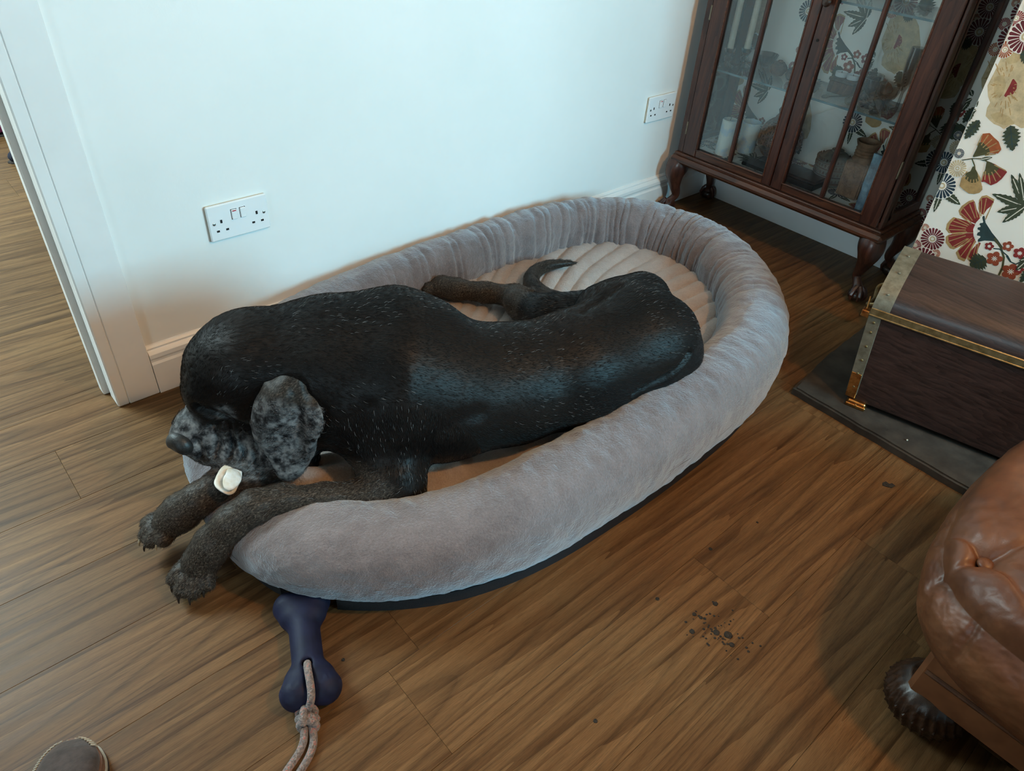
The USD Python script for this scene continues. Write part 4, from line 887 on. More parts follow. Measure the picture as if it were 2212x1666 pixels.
# the front left end is a puckered closed tip in the photograph: the roll narrows to the low entrance there
obj('bolster', bolster_mesh(), 'plush_mauve', BED, smooth=True)
MC = np.array([1.06, 1.08])
def mattress(u, v):
    i = np.clip((u * 1100).round().astype(int) % 1100, 0, 1099)
    rim = RS[i, :2] - RN[i] * .02
    p = MC + (rim - MC) * v[:, None]
    z = .090 + .022 * (1 - v ** 2) * 0 + .0 * v
    # long gathers fanning out to the far and right sides
    d = p - np.array([.25, .70]); an = np.arctan2(d[:, 1], d[:, 0]); r = np.hypot(*d.T)
    w = meshkit.noise(np.stack([r * 3, an * 5, r * 0], -1), 9) * .07
    g = np.abs(np.sin((an + w) * 84)) ** .6
    amt = np.clip((p[:, 0] - .80) / .3, 0, 1) * .009
    z = z + amt * (g - .75) + .016 * (meshkit.fbm(np.c_[p * 7, z], 3, 6) - .5)
    # slack folds in front of the chest
    for (x0, y0), (x1, y1), s, h in (((.40, .98), (.60, .90), .028, .045), ((.36, 1.06), (.52, .985), .022, .030), ((.47, .90), (.66, .84), .025, .030), ((.30, 1.05), (.40, .93), .04, .030)):
        a, b = np.array([x0, y0]), np.array([x1, y1]); ab = b - a; t_ = np.clip(((p - a) @ ab) / (ab @ ab), 0, 1); dd = np.linalg.norm(p - a - t_[:, None] * ab, axis=1)
        z = z + h * np.exp(-(dd / s) ** 2)
    z = z + .004 * (meshkit.fbm(np.c_[p * 40, z], 2, 8) - .5)
    return np.c_[p, z]
obj('mattress', surface_grid(mattress, 660, 150, True), 'plush_mattress', BED, smooth=True)
bo = Polygon(RS[::6, :2] + RN[::6] * (RS[::6, 2:3] * .70)).difference(LineString([(.205, .628), (.275, .790)]).buffer(.06))
bm = trimesh.creation.extrude_polygon(bo, .030, engine='earcut')
obj('underside', bm, 'bed_underside', BED)

# ---------------------------------------------------------------- the dog
DOG = thing('dog', 'large black dog with grey mottled muzzle and ear lying curled in the plush bed', 'dog', (.85, 1.0, .10))
def toes(p, d, side, r, spread, reach):
    """four toe ends in front of the paw centre p, pointing along d"""
    p, d, side = (np.array(x, float) for x in (p, d, side)); d = d / np.linalg.norm(d); side = side / np.linalg.norm(side); out = []
    for k, (o, f) in enumerate(((-1.5, .62), (-.52, 1.0), (.52, 1.0), (1.5, .62))):
        a = p + side * o * spread * .6; b = p + side * o * spread + d * reach * f
        out.append((a, b))
    return out
I3 = np.eye(3)
def frame_of(x, z=(0, 0, 1)):
    x = np.array(x, float) / np.linalg.norm(x); z = np.array(z, float); y = np.cross(z, x); y /= np.linalg.norm(y); return np.stack([x, y, np.cross(x, y)])
B = []
def cone(a, ra, b, rb, k=.03): B.append(('c', (a, ra, b, rb), k))
def egg(c, rad, x=(1, 0, 0), k=.03): B.append(('e', (c, rad, frame_of(x)), k))
def cut(a, ra, b, rb, k=.012): B.append(('cut', (a, ra, b, rb), k))
# trunk
cone((0.612, 0.965, 0.270), .160, (0.688, 0.914, 0.245), .138, .035); cone((0.688, 0.914, 0.245), .138, (0.818, 0.862, 0.228), .120, .035)
cone((0.818, 0.862, 0.228), .120, (0.961, 0.814, 0.232), .120, .035); cone((0.961, 0.814, 0.232), .120, (1.117, 0.795, 0.245), .126, .035)
cone((1.147, 0.848, 0.270), .085, (1.168, 0.764, 0.250), .095, .05)              # croup
cone((1.131, 0.913, 0.270), .045, (1.234, 0.869, 0.280), .066, .05)             # far hip
cone((1.194, 0.767, 0.225), .085, (1.213, 0.739, 0.200), .066, .04)             # near thigh
cone((0.626, 1.000, 0.390), .045, (0.682, 0.966, 0.360), .045, .06)               # withers
cone((0.531, 1.050, 0.400), .030, (0.635, 1.005, 0.400), .030, .035)              # loose skin along the crest
# neck
cone((0.603, 0.985, 0.270), .165, (0.496, 1.044, 0.300), .130, .05); cone((0.496, 1.044, 0.300), .130, (0.404, 1.090, 0.325), .105, .05)
cone((0.485, 1.010, 0.235), .068, (0.410, 1.048, 0.230), .066, .03)               # throat
# skull, cheeks, muzzle
egg((0.362, 1.104, 0.335), (.098, .090, .088), (-.7, 0, -.7), .04)
cone((0.329, 1.120, 0.330), .058, (0.304, 1.108, 0.300), .050, .03)               # forehead
cone((0.388, 1.053, 0.255), .062, (0.351, 1.073, 0.250), .058, .04)              # cheek
cone((0.301, 1.088, 0.285), .036, (0.327, 1.051, 0.275), .030, .016)            # brow
cone((0.320, 1.092, 0.235), .058, (0.260, 1.117, 0.215), .043, .022)            # muzzle
cone((0.261, 1.121, 0.235), .030, (0.234, 1.111, 0.222), .024, .016)            # nose bridge
cone((0.273, 1.094, 0.195), .038, (0.312, 1.054, 0.185), .042, .018)            # flews
cone((0.314, 1.059, 0.185), .040, (0.355, 1.024, 0.170), .034, .02)
cone((0.364, 1.032, 0.195), .048, (0.409, 1.007, 0.200), .044, .02)               # jaw
egg((0.450, 1.143, 0.375), (.042, .024, .026), (.9, .5, .2), .010)         # far ear
# chest and near foreleg
cone((0.528, 0.996, 0.240), .080, (0.544, 0.939, 0.235), .088, .03)
cone((0.570, 0.953, 0.230), .098, (0.514, 0.847, 0.150), .060, .025)
cone((0.515, 0.846, 0.150), .056, (0.511, 0.822, 0.128), .044, .03)
NL = [((0.512, 0.831, 0.130), .042), ((0.453, 0.847, 0.140), .033), ((0.386, 0.879, 0.157), .0235), ((0.321, 0.910, 0.170), .0240), ((0.274, 0.924, 0.168), .029), ((0.233, 0.937, 0.145), .0285), ((0.196, 0.951, 0.100), .031), ((0.172, 0.961, 0.060), .034)]
for (a, ra), (b, rb) in zip(NL, NL[1:]): cone(a, ra, b, rb, .016)
# far foreleg
FL = [((0.405, 1.024, 0.140), .045), ((0.315, 1.038, 0.140), .032), ((0.255, 1.038, 0.140), .028), ((0.214, 1.043, 0.125), .029), ((0.185, 1.060, 0.098), .033), ((0.165, 1.072, 0.078), .033)]
for (a, ra), (b, rb) in zip(FL, FL[1:]): cone(a, ra, b, rb, .016)
# hind legs
HL = [((1.185, 0.952, 0.200), .075), ((1.132, 1.057, 0.165), .062), ((1.139, 1.187, 0.145), .036), ((1.163, 1.233, 0.135), .030), ((1.122, 1.301, 0.128), .0265), ((1.067, 1.365, 0.126), .0275), ((1.046, 1.400, 0.124), .031)]
for (a, ra), (b, rb) in zip(HL, HL[1:]): cone(a, ra, b, rb, .018)
cone((1.194, 1.211, 0.135), .024, (1.175, 1.231, 0.135), .026, .015)          # hock
cone((1.248, 0.729, 0.150), .046, (1.129, 0.723, 0.125), .032, .012)            # near hind foot tucked under
# tail
TL = spline([(*(1.196, 1.010, 0.200), .030), (*(1.213, 1.123, 0.155), .024), (*(1.238, 1.220, 0.130), .0215), (*(1.284, 1.293, 0.118), .0195), (*(1.341, 1.326, 0.116), .0165), (*(1.408, 1.320, 0.116), .0120), (*(1.462, 1.288, 0.118), .0045)], 22)
for i in range(21): cone(TL[i, :3], TL[i, 3], TL[i + 1, :3], TL[i + 1, 3], .012)
# paws
CL = []
for name, pc, d, side, r, sp, rc, dark in (('near', (0.161, 0.967, 0.046), (-.62, -.55, -.30), (.66, -.75, 0), .0160, .0200, .044, 1), ('far', (0.158, 1.084, 0.066), (-.88, -.10, -.30), (.12, -.98, .05), .0155, .0190, .042, 0), ('hind', (1.043, 1.418, 0.122), (-.72, .62, -.12), (.62, .72, 0), .0150, .0180, .042, 0)):
    for j, (a, b) in enumerate(toes(pc, d, side, r, sp, rc)):
        cone(a, r * 1.1, b, r, .003); dn = np.array(d) / np.linalg.norm(d)
        m = (a * .35 + b * .65); cone(m + (0, 0, .006), r * .92, m + (0, 0, .006) + dn * .004, r * .9, .003)
        CL.append((b + dn * r * .75, dn, dark, j))
# folds in the coat: (points along the fold, width, depth)
FOLDS = [([(0.987, 0.838, 0.359), (1.053, 0.853, 0.353), (1.117, 0.854, 0.366)], .014, .016), ([(0.574, 0.812, 0.203), (0.585, 0.798, 0.260), (0.619, 0.788, 0.281), (0.669, 0.774, 0.283)], .018, .012), ([(0.445, 0.910, 0.227), (0.464, 0.878, 0.279), (0.489, 0.866, 0.330)], .016, .010),
         ([(0.497, 1.016, 0.441), (0.535, 0.986, 0.438), (0.581, 0.944, 0.439)], .008, .007), ([(0.262, 1.073, 0.302), (0.284, 1.045, 0.292), (0.311, 1.020, 0.268), (0.345, 0.997, 0.243)], .010, .013), ([(0.344, 0.998, 0.346), (0.350, 1.013, 0.385), (0.372, 1.024, 0.409)], .016, .006),
         ([(0.273, 1.058, 0.261), (0.276, 1.052, 0.236), (0.263, 1.050, 0.204)], .0055, 0.0101), ([(0.291, 1.037, 0.278), (0.296, 1.035, 0.238), (0.282, 1.028, 0.204)], .0055, 0.0101), ([(0.309, 1.026, 0.237), (0.308, 1.018, 0.214), (0.297, 1.014, 0.194)], .005, 0.0087), ([(0.324, 1.014, 0.227), (0.325, 1.004, 0.209), (0.316, 1.004, 0.187)], .005, 0.0087),
         ([(0.272, 1.060, 0.260), (0.294, 1.035, 0.278), (0.315, 1.021, 0.242)], .006, 0.0087), ([(0.246, 1.075, 0.230), (0.246, 1.066, 0.201), (0.242, 1.079, 0.180)], .005, 0.0072), ([(1.012, 0.684, 0.219), (1.095, 0.668, 0.238), (1.159, 0.663, 0.275)], .0095, .012), ([(0.430, 0.999, 0.418), (0.486, 0.969, 0.422), (0.535, 0.927, 0.419)], .03, .006),
         ([(0.429, 0.920, 0.325), (0.462, 0.902, 0.350), (0.495, 0.905, 0.385)], .03, .008), ([(0.697, 0.783, 0.313), (0.740, 0.816, 0.349), (0.769, 0.875, 0.368)], .035, .006), ([(0.805, 0.742, 0.276), (0.852, 0.756, 0.314), (0.884, 0.821, 0.351)], .04, .005)]
dm = sdf_mesh(B, (.02, .62, .0), (1.52, 1.56, .52), .0048)
v = np.array(dm.vertices); vn = np.array(dm.vertex_normals)
tr = trimesh.Trimesh(v, dm.faces, process=False); trimesh.smoothing.filter_taubin(tr, iterations=6); q_ = np.array(tr.vertices); v = np.where((np.linalg.norm(q_ - v, axis=1) > .0035)[:, None], v, q_)
v += vn * (.0022 * (meshkit.fbm(v * 12, 2, 3) - .5) * 2 + .0004 * (meshkit.noise(v * 150, 5) - .5) * 2)[:, None]
from scipy.spatial import cKDTree
for pts, wd, dp in FOLDS:
    d_ = cKDTree(spline([(*p, 0.) for p in pts], 40)[:, :3]).query(v, distance_upper_bound=wd * 3)[0]; d_ = np.where(np.isfinite(d_), d_, 9)
    v -= vn * ((dp * (.45 if wd > .0105 or wd == .008 else 1)) * np.exp(-(d_ / wd) ** 2))[:, None]
def near(pts, r0, r1):
    d = np.full(len(v), 9.)
    for p in pts: d = np.minimum(d, np.linalg.norm(v - np.array(p, float), axis=1))
    t_ = np.clip((r1 - d) / (r1 - r0), 0, 1); return t_ * t_ * (3 - 2 * t_)
def along(chain, n=8): return [np.array(a[0], float) + (np.array(b[0], float) - np.array(a[0], float)) * t for a, b in zip(chain, chain[1:]) for t in np.linspace(0, 1, n)]
jit = .035 * (meshkit.noise(v * 45, 21) - .5)[:, None] * vn; v0 = v.copy(); v = v + jit
merle = near([(0.271, 1.083, 0.210), (0.293, 1.048, 0.200), (0.335, 1.026, 0.180), (0.256, 1.105, 0.220)], .035, .072) * .95
merle = np.maximum(merle, near([(0.295, 1.037, 0.300)], .012, .03) * .7)
griz = np.maximum(near(along(NL[1:]), .05, .085), near(along(FL[1:]), .045, .08)); griz = np.maximum(griz, near(along(HL[2:]), .04, .085))
griz = np.maximum(griz, near([p for _, p in zip(range(1), [(0.158, 1.084, 0.066)])] + [(0.161, 0.967, 0.046)], .06, .10))
tailc = near(TL[6:, :3], .03, .05) * .45
v = v0
tint = np.c_[merle, np.maximum(griz, tailc), np.zeros(len(v))]
obj('body', trimesh.Trimesh(v, dm.faces, process=False), 'dog_coat', DOG, smooth=True, col=tint)
# near ear: a folded flap hanging over the cheek
EAR = np.array([[(0.359, 0.992, 0.366), (0.378, 0.978, 0.380), (0.400, 0.957, 0.380), (0.411, 0.939, 0.358)],
                [(0.335, 0.991, 0.343), (0.358, 0.962, 0.350), (0.385, 0.933, 0.344), (0.418, 0.914, 0.338)],
                [(0.327, 0.994, 0.302), (0.348, 0.960, 0.297), (0.381, 0.926, 0.301), (0.413, 0.902, 0.303)],
                [(0.329, 0.992, 0.252), (0.349, 0.961, 0.233), (0.382, 0.942, 0.226), (0.403, 0.916, 0.252)],
                [(0.329, 0.982, 0.219), (0.347, 0.960, 0.187), (0.376, 0.953, 0.169), (0.402, 0.937, 0.202)],
                [(0.341, 0.973, 0.186), (0.355, 0.971, 0.162), (0.372, 0.968, 0.154), (0.385, 0.957, 0.168)]])
from scipy.interpolate import RectBivariateSpline
es = [RectBivariateSpline(np.arange(6), np.arange(4), EAR[:, :, k], kx=3, ky=3) for k in range(3)]
def ear_pt(u, w): return np.stack([s.ev(u * 5, w * 3) for s in es], -1)
def ear_fn(u, w):
    a = 2 * math.pi * u; ww = .5 + .5 * np.cos(a) * .999; sgn = np.sin(a)
    p = ear_pt(w, ww); e = 1e-3
    n_ = np.cross(ear_pt(np.clip(w + e, 0, 1), ww) - ear_pt(np.clip(w - e, 0, 1), ww), ear_pt(w, np.clip(ww + e, 0, 1)) - ear_pt(w, np.clip(ww - e, 0, 1)))
    n_ /= np.linalg.norm(n_, axis=1, keepdims=True) + 1e-12
    fold = .010 * np.exp(-((ww - .66) / .09) ** 2) * np.sin(np.pi * np.clip(w * 1.4, 0, 1)) + .006 * np.sin(w * 9 + ww * 7)
    th = .0055 * np.abs(sgn) ** .5 * np.sin(np.pi * np.clip(w * .96 + .04, 0, 1)) ** .3
    sg = -1.0
    return p + n_ * (sg * fold + th * np.sign(sgn))[:, None] + n_ * (.0025 * (meshkit.fbm(p * 60, 3, 9) - .5))[:, None]
em = surface_grid(ear_fn, 120, 90, True)
ev = em.vertices; wrow = np.tile(np.linspace(0, 1, 90), 120)
mer = np.clip((wrow - .16 + .18 * (meshkit.noise(ev * 40, 4) - .5)) / .14, 0, 1)
obj('ear', em, 'dog_coat', DOG, smooth=True, col=np.c_[mer, .6 * (1 - mer), mer * 0], label='grey mottled hanging ear')
# nose leather, eyelid, claws, pads
nb = np.array((0.225, 1.100, 0.222)); nd = np.array((-.75, -.25, -.35)); nd /= np.linalg.norm(nd); nr = frame_of(nd)
no = sdf_mesh([('e', (nb, (.0185, .027, .024), nr), .005), ('e', (nb + nr[1] * .012 + nd * .006, (.013, .013, .015), nr), .006), ('e', (nb - nr[1] * .012 + nd * .006, (.013, .013, .015), nr), .006),
               ('cut', (nb + nd * .018 + nr[1] * .009 - nr[2] * .003, .005, nb + nd * .012 + nr[1] * .021 - nr[2] * .007, .003), .003), ('cut', (nb + nd * .018 - nr[1] * .009 - nr[2] * .003, .005, nb + nd * .012 - nr[1] * .021 - nr[2] * .007, .003), .003)], nb - .05, nb + .05, .0018)
obj('nose', no, 'nose_leather', DOG, smooth=True)
for p, dn, dark, j in CL:
    dn = np.array(dn); e = p + dn * .007 + np.array((0, 0, -.009))
    obj('claw', tube(spline([p - dn * .008 + (0, 0, .002), p + dn * .004 + (0, 0, .000), e], 7), np.linspace(.0048, .0012, 7), 8), 'claw_dark' if dark or j == 2 else 'claw_pale', DOG)
for pc_, d_ in (((0.150, 1.091, 0.046), (-1, 0, 0)), ((0.158, 0.966, 0.022), (-.7, -.7, 0))):
    obj('paw_pad', ball(np.array(pc_), .020, (1.2, 1.2, .55), 3), 'paw_pad', DOG)
# the short coat: hairs lie along the body and down the limbs
chains = [along([((0.232, 1.088, 0.240), 0), ((0.297, 1.072, 0.300), 0), ((0.351, 1.070, 0.360), 0), ((0.450, 1.051, 0.360), 0), ((0.602, 0.964, 0.300), 0), ((0.829, 0.877, 0.250), 0), ((1.161, 0.776, 0.240), 0)], 14), along([((0.573, 0.956, 0.250), 0)] + NL, 10), along([((0.405, 1.024, 0.140), 0)] + FL[1:], 8), along(HL, 8), [t[:3] for t in TL]]
cp = np.vstack([np.array(c) for c in chains]); ct = np.vstack([np.gradient(np.array(c), axis=0) for c in chains]); ct /= np.linalg.norm(ct, axis=1, keepdims=True) + 1e-9
ctree = cKDTree(cp)
def coat(name, mesh, n, material, keep, l0, l1, w0, seed, label, lift=.0014):
    P_, fi = trimesh.sample.sample_surface(mesh, n, seed=seed); N_ = mesh.face_normals[fi]
    m_ = keep(P_, N_); P_, N_ = P_[m_], N_[m_]; g = np.random.default_rng(seed)
    F_ = ct[ctree.query(P_)[1]] + np.array([0, 0, -.25]) + .45 * (g.random((len(P_), 3)) - .5) + .5 * (np.stack([meshkit.noise(P_ * 14, 40 + k) for k in range(3)], -1) - .5)
    F_ -= N_ * (F_ * N_).sum(1, keepdims=True); F_ /= np.linalg.norm(F_, axis=1, keepdims=True) + 1e-9
    L_ = g.uniform(l0, l1, len(P_))[:, None]; K = np.stack([P_ - N_ * .0004, P_ + F_ * L_ * .5 + N_ * lift, P_ + F_ * L_ + N_ * lift * .9], 1)
    c_ = UsdGeom.BasisCurves.Define(stage, '/World/dog/' + name); c_.CreateTypeAttr('linear')
    c_.CreatePointsAttr(Vt.Vec3fArray.FromNumpy((K.reshape(-1, 3) - _org['/World/dog']).astype(np.float32))); c_.CreateCurveVertexCountsAttr(Vt.IntArray.FromNumpy(np.full(len(K), 3, np.int32)))
    c_.CreateWidthsAttr(Vt.FloatArray.FromNumpy(np.tile(np.array([w0, w0 * .9, w0 * .3], np.float32), len(K)))); c_.SetWidthsInterpolation('vertex')
    UsdShade.MaterialBindingAPI.Apply(c_.GetPrim()).Bind(UsdShade.Material.Get(stage, '/World/Looks/' + material)); tag(c_.GetPrim(), label, kind='stuff')
tm = trimesh.Trimesh(v, dm.faces, process=False); vt_ = cKDTree(v)
mask_at = lambda P_: tint[vt_.query(P_)[1]]
up = lambda P_, N_: (P_[:, 2] > .02) & (N_[:, 2] > -.75)
coat('black_hair', tm, 130000, 'hair_black', lambda P_, N_: up(P_, N_) & (mask_at(P_)[:, :2].max(1) < .45), .006, .010, .00045, 5, 'short sleek black coat')
coat('grizzled_hair', tm, 90000, 'hair_grizzled', lambda P_, N_: (N_[:, 2] > -.8) & (mask_at(P_)[:, 1] > .3), .005, .009, .00045, 6, 'grizzled brown hair on the legs')
coat('merle_hair', tm, 26000, 'hair_merle', lambda P_, N_: (N_[:, 2] > -.8) & (mask_at(P_)[:, 0] > .35) & (meshkit.noise(P_ * 55, 61) + .35 * meshkit.noise(P_ * 120, 62) > .62), .004, .007, .00040, 7, 'pale grey hairs of the mottled muzzle')
etree = cKDTree(ev)
coat('ear_hair', em, 6500, 'hair_merle', lambda P_, N_: (mer[etree.query(P_)[1]] > .4) & (meshkit.noise(P_ * 48, 71) + .4 * meshkit.noise(P_ * 120, 72) > .70), .005, .008, .0004, 8, 'grey hairs of the mottled ear')
coat('white_hairs', tm, 4200, 'white_hair', lambda P_, N_: (N_[:, 2] > -.1) & (meshkit.noise(P_ * 6, 31) > .40) & (np.hypot(P_[:, 0] - .9, P_[:, 1] - .95) < .62), .005, .011, .00042, 9, 'scattered short white hairs', .0020)
# rawhide chew held in the mouth
t = thing('rawhide_chew', 'white folded rawhide chew sticking out of the mouth of the dog', 'chew', (0.271, 1.018, 0.165))
def chew(c, d, s, seed, bend):
    b = ball((0, 0, 0), 1, (1, 1, 1), 4); q = np.sign(b.vertices) * np.abs(b.vertices) ** .75 * np.array(s)
    q[:, 2] += bend * (q[:, 0] / s[0]) ** 2 * s[0]; q += b.vertex_normals * (.0045 * (meshkit.fbm(q * 60, 3, seed) - .5)[:, None])
    return trimesh.Trimesh(q @ frame_of(d, (.3, -.5, .8)) + np.array(c), b.faces, process=False)
obj('roll', chew((0.264, 1.010, 0.172), (-.7, -.6, -.1), (.031, .022, .006), 3, .22), 'rawhide', t, smooth=True)
obj('flap', chew((0.272, 1.001, 0.184), (-.55, -.75, .1), (.028, .015, .004), 6, -.30), 'rawhide', t, smooth=True)

# ---------------------------------------------------------------- toy, slippers, crumbs, the person in the hall
ty = thing('dog_toy', 'navy rubber bone toy with knotted rope half under the bed', 'dog toy', (.22, .69, 0))
ax = np.array((.205, .628, .030)); bx_ = np.array((.275, .790, .030)); td = (bx_ - ax) / np.linalg.norm(bx_ - ax); tn = np.array([-td[1], td[0], 0])
tp = [('c', (ax + td * .02, .026, bx_ - td * .02, .0265), .01)]
for e, s in ((ax, 1), (bx_, -1)):
    for q in (-1, 1): tp.append(('c', (e + tn * q * .021 + td * s * .006, .029, e + tn * q * .018 + td * s * .024, .024), .016))
tp.append(('cut', (ax + td * .042 + (0, 0, .05), .0085, ax + td * .042 - (0, 0, .05), .0085), .003))
tp.append(('cut', (ax + td * .040 + (0, 0, .030), .0075, ax - td * .06 + (0, 0, .026), .0075), .004))
for q in (-1, 1):
    for o in (.006, -.012): tp.append(('cut', (ax + td * o + tn * q * .018 + (0, 0, .0305), .0012, ax + td * o + tn * q * .052 + (0, 0, .008), .0012), .002))
obj('bone', sdf_mesh(tp, (.08, .52, -.01), (.40, .90, .09), .0032), 'navy_rubber', ty, smooth=True)
RR = .0062
rp = ax + td * .040; k0 = np.array((0.182, 0.602, 0.018))
R_ = [rp + (0, 0, -.02), rp + (0, 0, .016) + td * .004, rp + (0, 0, .030) - td * .010, ax - td * .022 + (0, 0, .022), k0 + (0.004, .006, 0.0087)]
rope = obj('rope', tube(spline(R_, 40), RR, 12), 'rope_braid', ty, smooth=True)
kd = td; kn = []
for k, (o, ph, rad) in enumerate(((.009, .3, .0125), (-.002, 2.2, .0135), (-.013, .9, .0125))):
    a = np.linspace(0, 2 * math.pi, 40); tilt = .004 * np.sin(a + ph)
    kn.append(tube(k0 + np.outer(np.cos(a), tn) * rad + np.outer(np.sin(a), np.array([0, 0, 1.])) * (rad * .85) + np.outer(o + tilt, kd), RR, 12, False))
kn.append(tube(spline([k0 + kd * .016 + (0, 0, .008), k0 + (0, 0, .019) + tn * .004, k0 - kd * .016 + (0, 0, .010) + tn * .008], 16), RR, 12)); kn.append(ball(k0, .011))
obj('knot', join(*kn), 'rope_braid', ty, smooth=True)
for o, e1, e2 in ((.006, (0.161, 0.578, 0.008), (0.118, 0.553, 0.007)), (-.006, (0.173, 0.568, 0.008), (0.132, 0.539, 0.007))):
    e2 = np.array(e2); far = e2 + (e2 - np.array(e1)) * 1.6 + np.array((.02 * np.sign(o), 0, 0))
    obj('rope_end', tube(spline([k0 - kd * .012 + tn * o, e1, e2, far], 40), RR, 12), 'rope_braid', ty, smooth=True)

sl = thing('moccasin_slipper', 'brown suede moccasin slipper with pale stitching, toe showing at the frame corner', 'slipper', (-.17, .70, 0))
sd = np.array((.42, .90, 0)); sd /= np.linalg.norm(sd); sn = np.array([sd[1], -sd[0], 0]); s0 = np.array((-.222, .548, 0))
def foot_outline(s):
    """half widths to the right and left at s (0 heel .. 1 toe), 0.27 m long"""
    return np.maximum(PR(s), 0), np.maximum(PL_(s), 0)
from scipy.interpolate import PchipInterpolator
PR = PchipInterpolator([0, .02, .07, .15, .4, .68, .82, .92, .975, 1], [.0, .018, .030, .036, .036, .047, .047, .037, .020, 0]); PL_ = PchipInterpolator([0, .02, .07, .15, .4, .68, .82, .92, .975, 1], [.0, .018, .030, .036, .034, .042, .040, .030, .015, 0])
ss = np.r_[np.linspace(0, .1, 8), np.linspace(.12, .86, 20), np.linspace(.88, 1, 14)]
hr, hlf = foot_outline(ss)
fo = Polygon(np.vstack([np.c_[ss * .27, hr], np.c_[ss * .27, -hlf][::-1]])).buffer(.004).buffer(-.001)
fr = (s0, sd, sn, (0, 0, 1))
def ext(poly, z0, h, m, name, p=sl):
    e = trimesh.creation.extrude_polygon(poly, h, engine='earcut'); vv = s0 + e.vertices[:, :1] * sd + e.vertices[:, 1:2] * sn + (e.vertices[:, 2:] + z0) * np.array([0, 0, 1.])
    f_ = e.faces if np.cross(sd, sn)[2] > 0 else e.faces[:, ::-1]
    return obj(name, trimesh.Trimesh(vv, f_, process=False), m, p, smooth=35)
ext(fo.buffer(.003), 0, .007, 'sole_rubber', 'sole'); ext(fo.buffer(.0025), .0068, .0025, 'pale_welt', 'welt')
ext(fo.buffer(-.0005), .009, .016, 'tan_leather', 'side_band')
def vamp(u, w, grow=0.0, z0=.010, zt=.050, lo=.42):
    s = lo + (1 - lo) * np.clip(w, 0, 1); r, l = foot_outline(s); a = math.pi * u; c_ = np.cos(a)
    y = np.where(c_ > 0, (r + grow) * np.abs(c_) ** .62, -(l + grow) * np.abs(c_) ** .62)
    top = zt * np.interp(s, [0, .42, .7, .9, .97, 1], [1.25, 1.25, 1.0, .80, .62, .25])
    z = z0 + (top - z0) * np.sin(a) ** .75
    return s0 + np.outer(s * .27 + .003, sd) + y[:, None] * sn + np.outer(z, (0, 0, 1.))
def shell(fn, nu, nv):
    g = surface_grid(fn, nu, nv); return g
sv = shell(lambda u, w: vamp(u, w, 0.0025, .010, .034, .0), 60, 80)
obj('toe_cap', shell(lambda u, w: vamp(u, w, -.001, .022, .054, .40), 70, 60), 'suede', sl, smooth=True)
obj('heel_wall', shell(lambda u, w: s0 + np.outer(.27 * (.5 - .5 * np.cos(math.pi * (1 - u) * 0 + 0 * u)) * 0, sd) + np.stack([np.interp(u, np.linspace(0, 1, 41), q) for q in (s0 * 0 + np.vstack([s0 + sd * .27 * a + sn * b for a, b in np.vstack([np.c_[np.linspace(.48, 0, 21), foot_outline(np.linspace(.48, 0, 21))[0] + .002], np.c_[np.linspace(0, .48, 21)[1:], -foot_outline(np.linspace(0, .48, 21)[1:])[1] - .002]])])).T], -1) - s0 + np.outer(.009 + .048 * w, (0, 0, 1.)), 80, 8), 'suede', sl, smooth=True)
st_ = []
for k, a in enumerate(np.linspace(.40, 1, 40)):
    sg = 1 if a < .5 else -1; s = .45 + .545 * (1 - abs(2 * a - 1)) ** .8
    u_ = .5 - sg * (.5 - .14 - .2 * max(0, s - .9) * 8); p = vamp(np.array([u_]), np.array([(s - .40) / .60]), 0, .022, .054, .40)[0]; o_ = sn * sg * .002
    st_.append(tube([p - o_ * 1.5 + (0, 0, .004), p + o_ + (0, 0, .001), p + o_ * 2 + (0, 0, -.004)], .0014, 5))
obj('stitching', join(*st_), 'stitch_thread', sl)

def speck(c, r, seed):
    b = ball((c[0], c[1], .0006), r, (1, 1, .22), 2); b.vertices += b.vertex_normals * (r * .5 * (meshkit.noise(b.vertices * 900, seed)[:, None] - .5)); return b
sp_ = [(.809, .399, .004), (.990, .408, .004), (.888, .321, .005), (.837, .332, .004), (.841, .320, .0035), (.845, .314, .003), (.838, .282, .006), (.851, .265, .0075), (.839, .249, .005), (.804, .312, .005), (.282, .664, .003), (.543, .310, .0035), (1.130, .388, .0025)]
r2 = np.random.default_rng(3); sp_ += [(.842 + r2.normal() * .018, .285 + r2.normal() * .028, r2.uniform(.0008, .0026)) for _ in range(60)]
tag(obj('mud_crumbs', join(*[speck((x, y), r, i) for i, (x, y, r) in enumerate(sp_)]), 'dried_mud', smooth=True), 'small dried mud crumbs scattered on the oak floor', 'dirt', kind='stuff')
lf = Polygon([(0, 0), (.012, -.004), (.024, .002), (.020, .010), (.012, .008), (.008, .016), (-.002, .012), (-.006, .004)])
tag(obj('leaf_scrap', prism(lf, .0012, ((1.462, .262, .0004), (.8, -.6, 0), (.6, .8, 0), (0, 0, 1))), 'dried_mud'), 'small dark leaf scrap on the floor near the hearth edge', 'leaf')
for i, (x, y) in enumerate(((1.70, .43), (1.68, .30))):
    tag(obj('crumb', ball((x - .05, y, HZ + .002), .0028, (1, .8, .7), 2), 'pale_crumb'), ('tiny pale crumb on the hearth beside the trunk foot', 'tiny pale crumb on the hearth further along the trunk')[i], 'crumb', 'pale crumbs on the hearth')

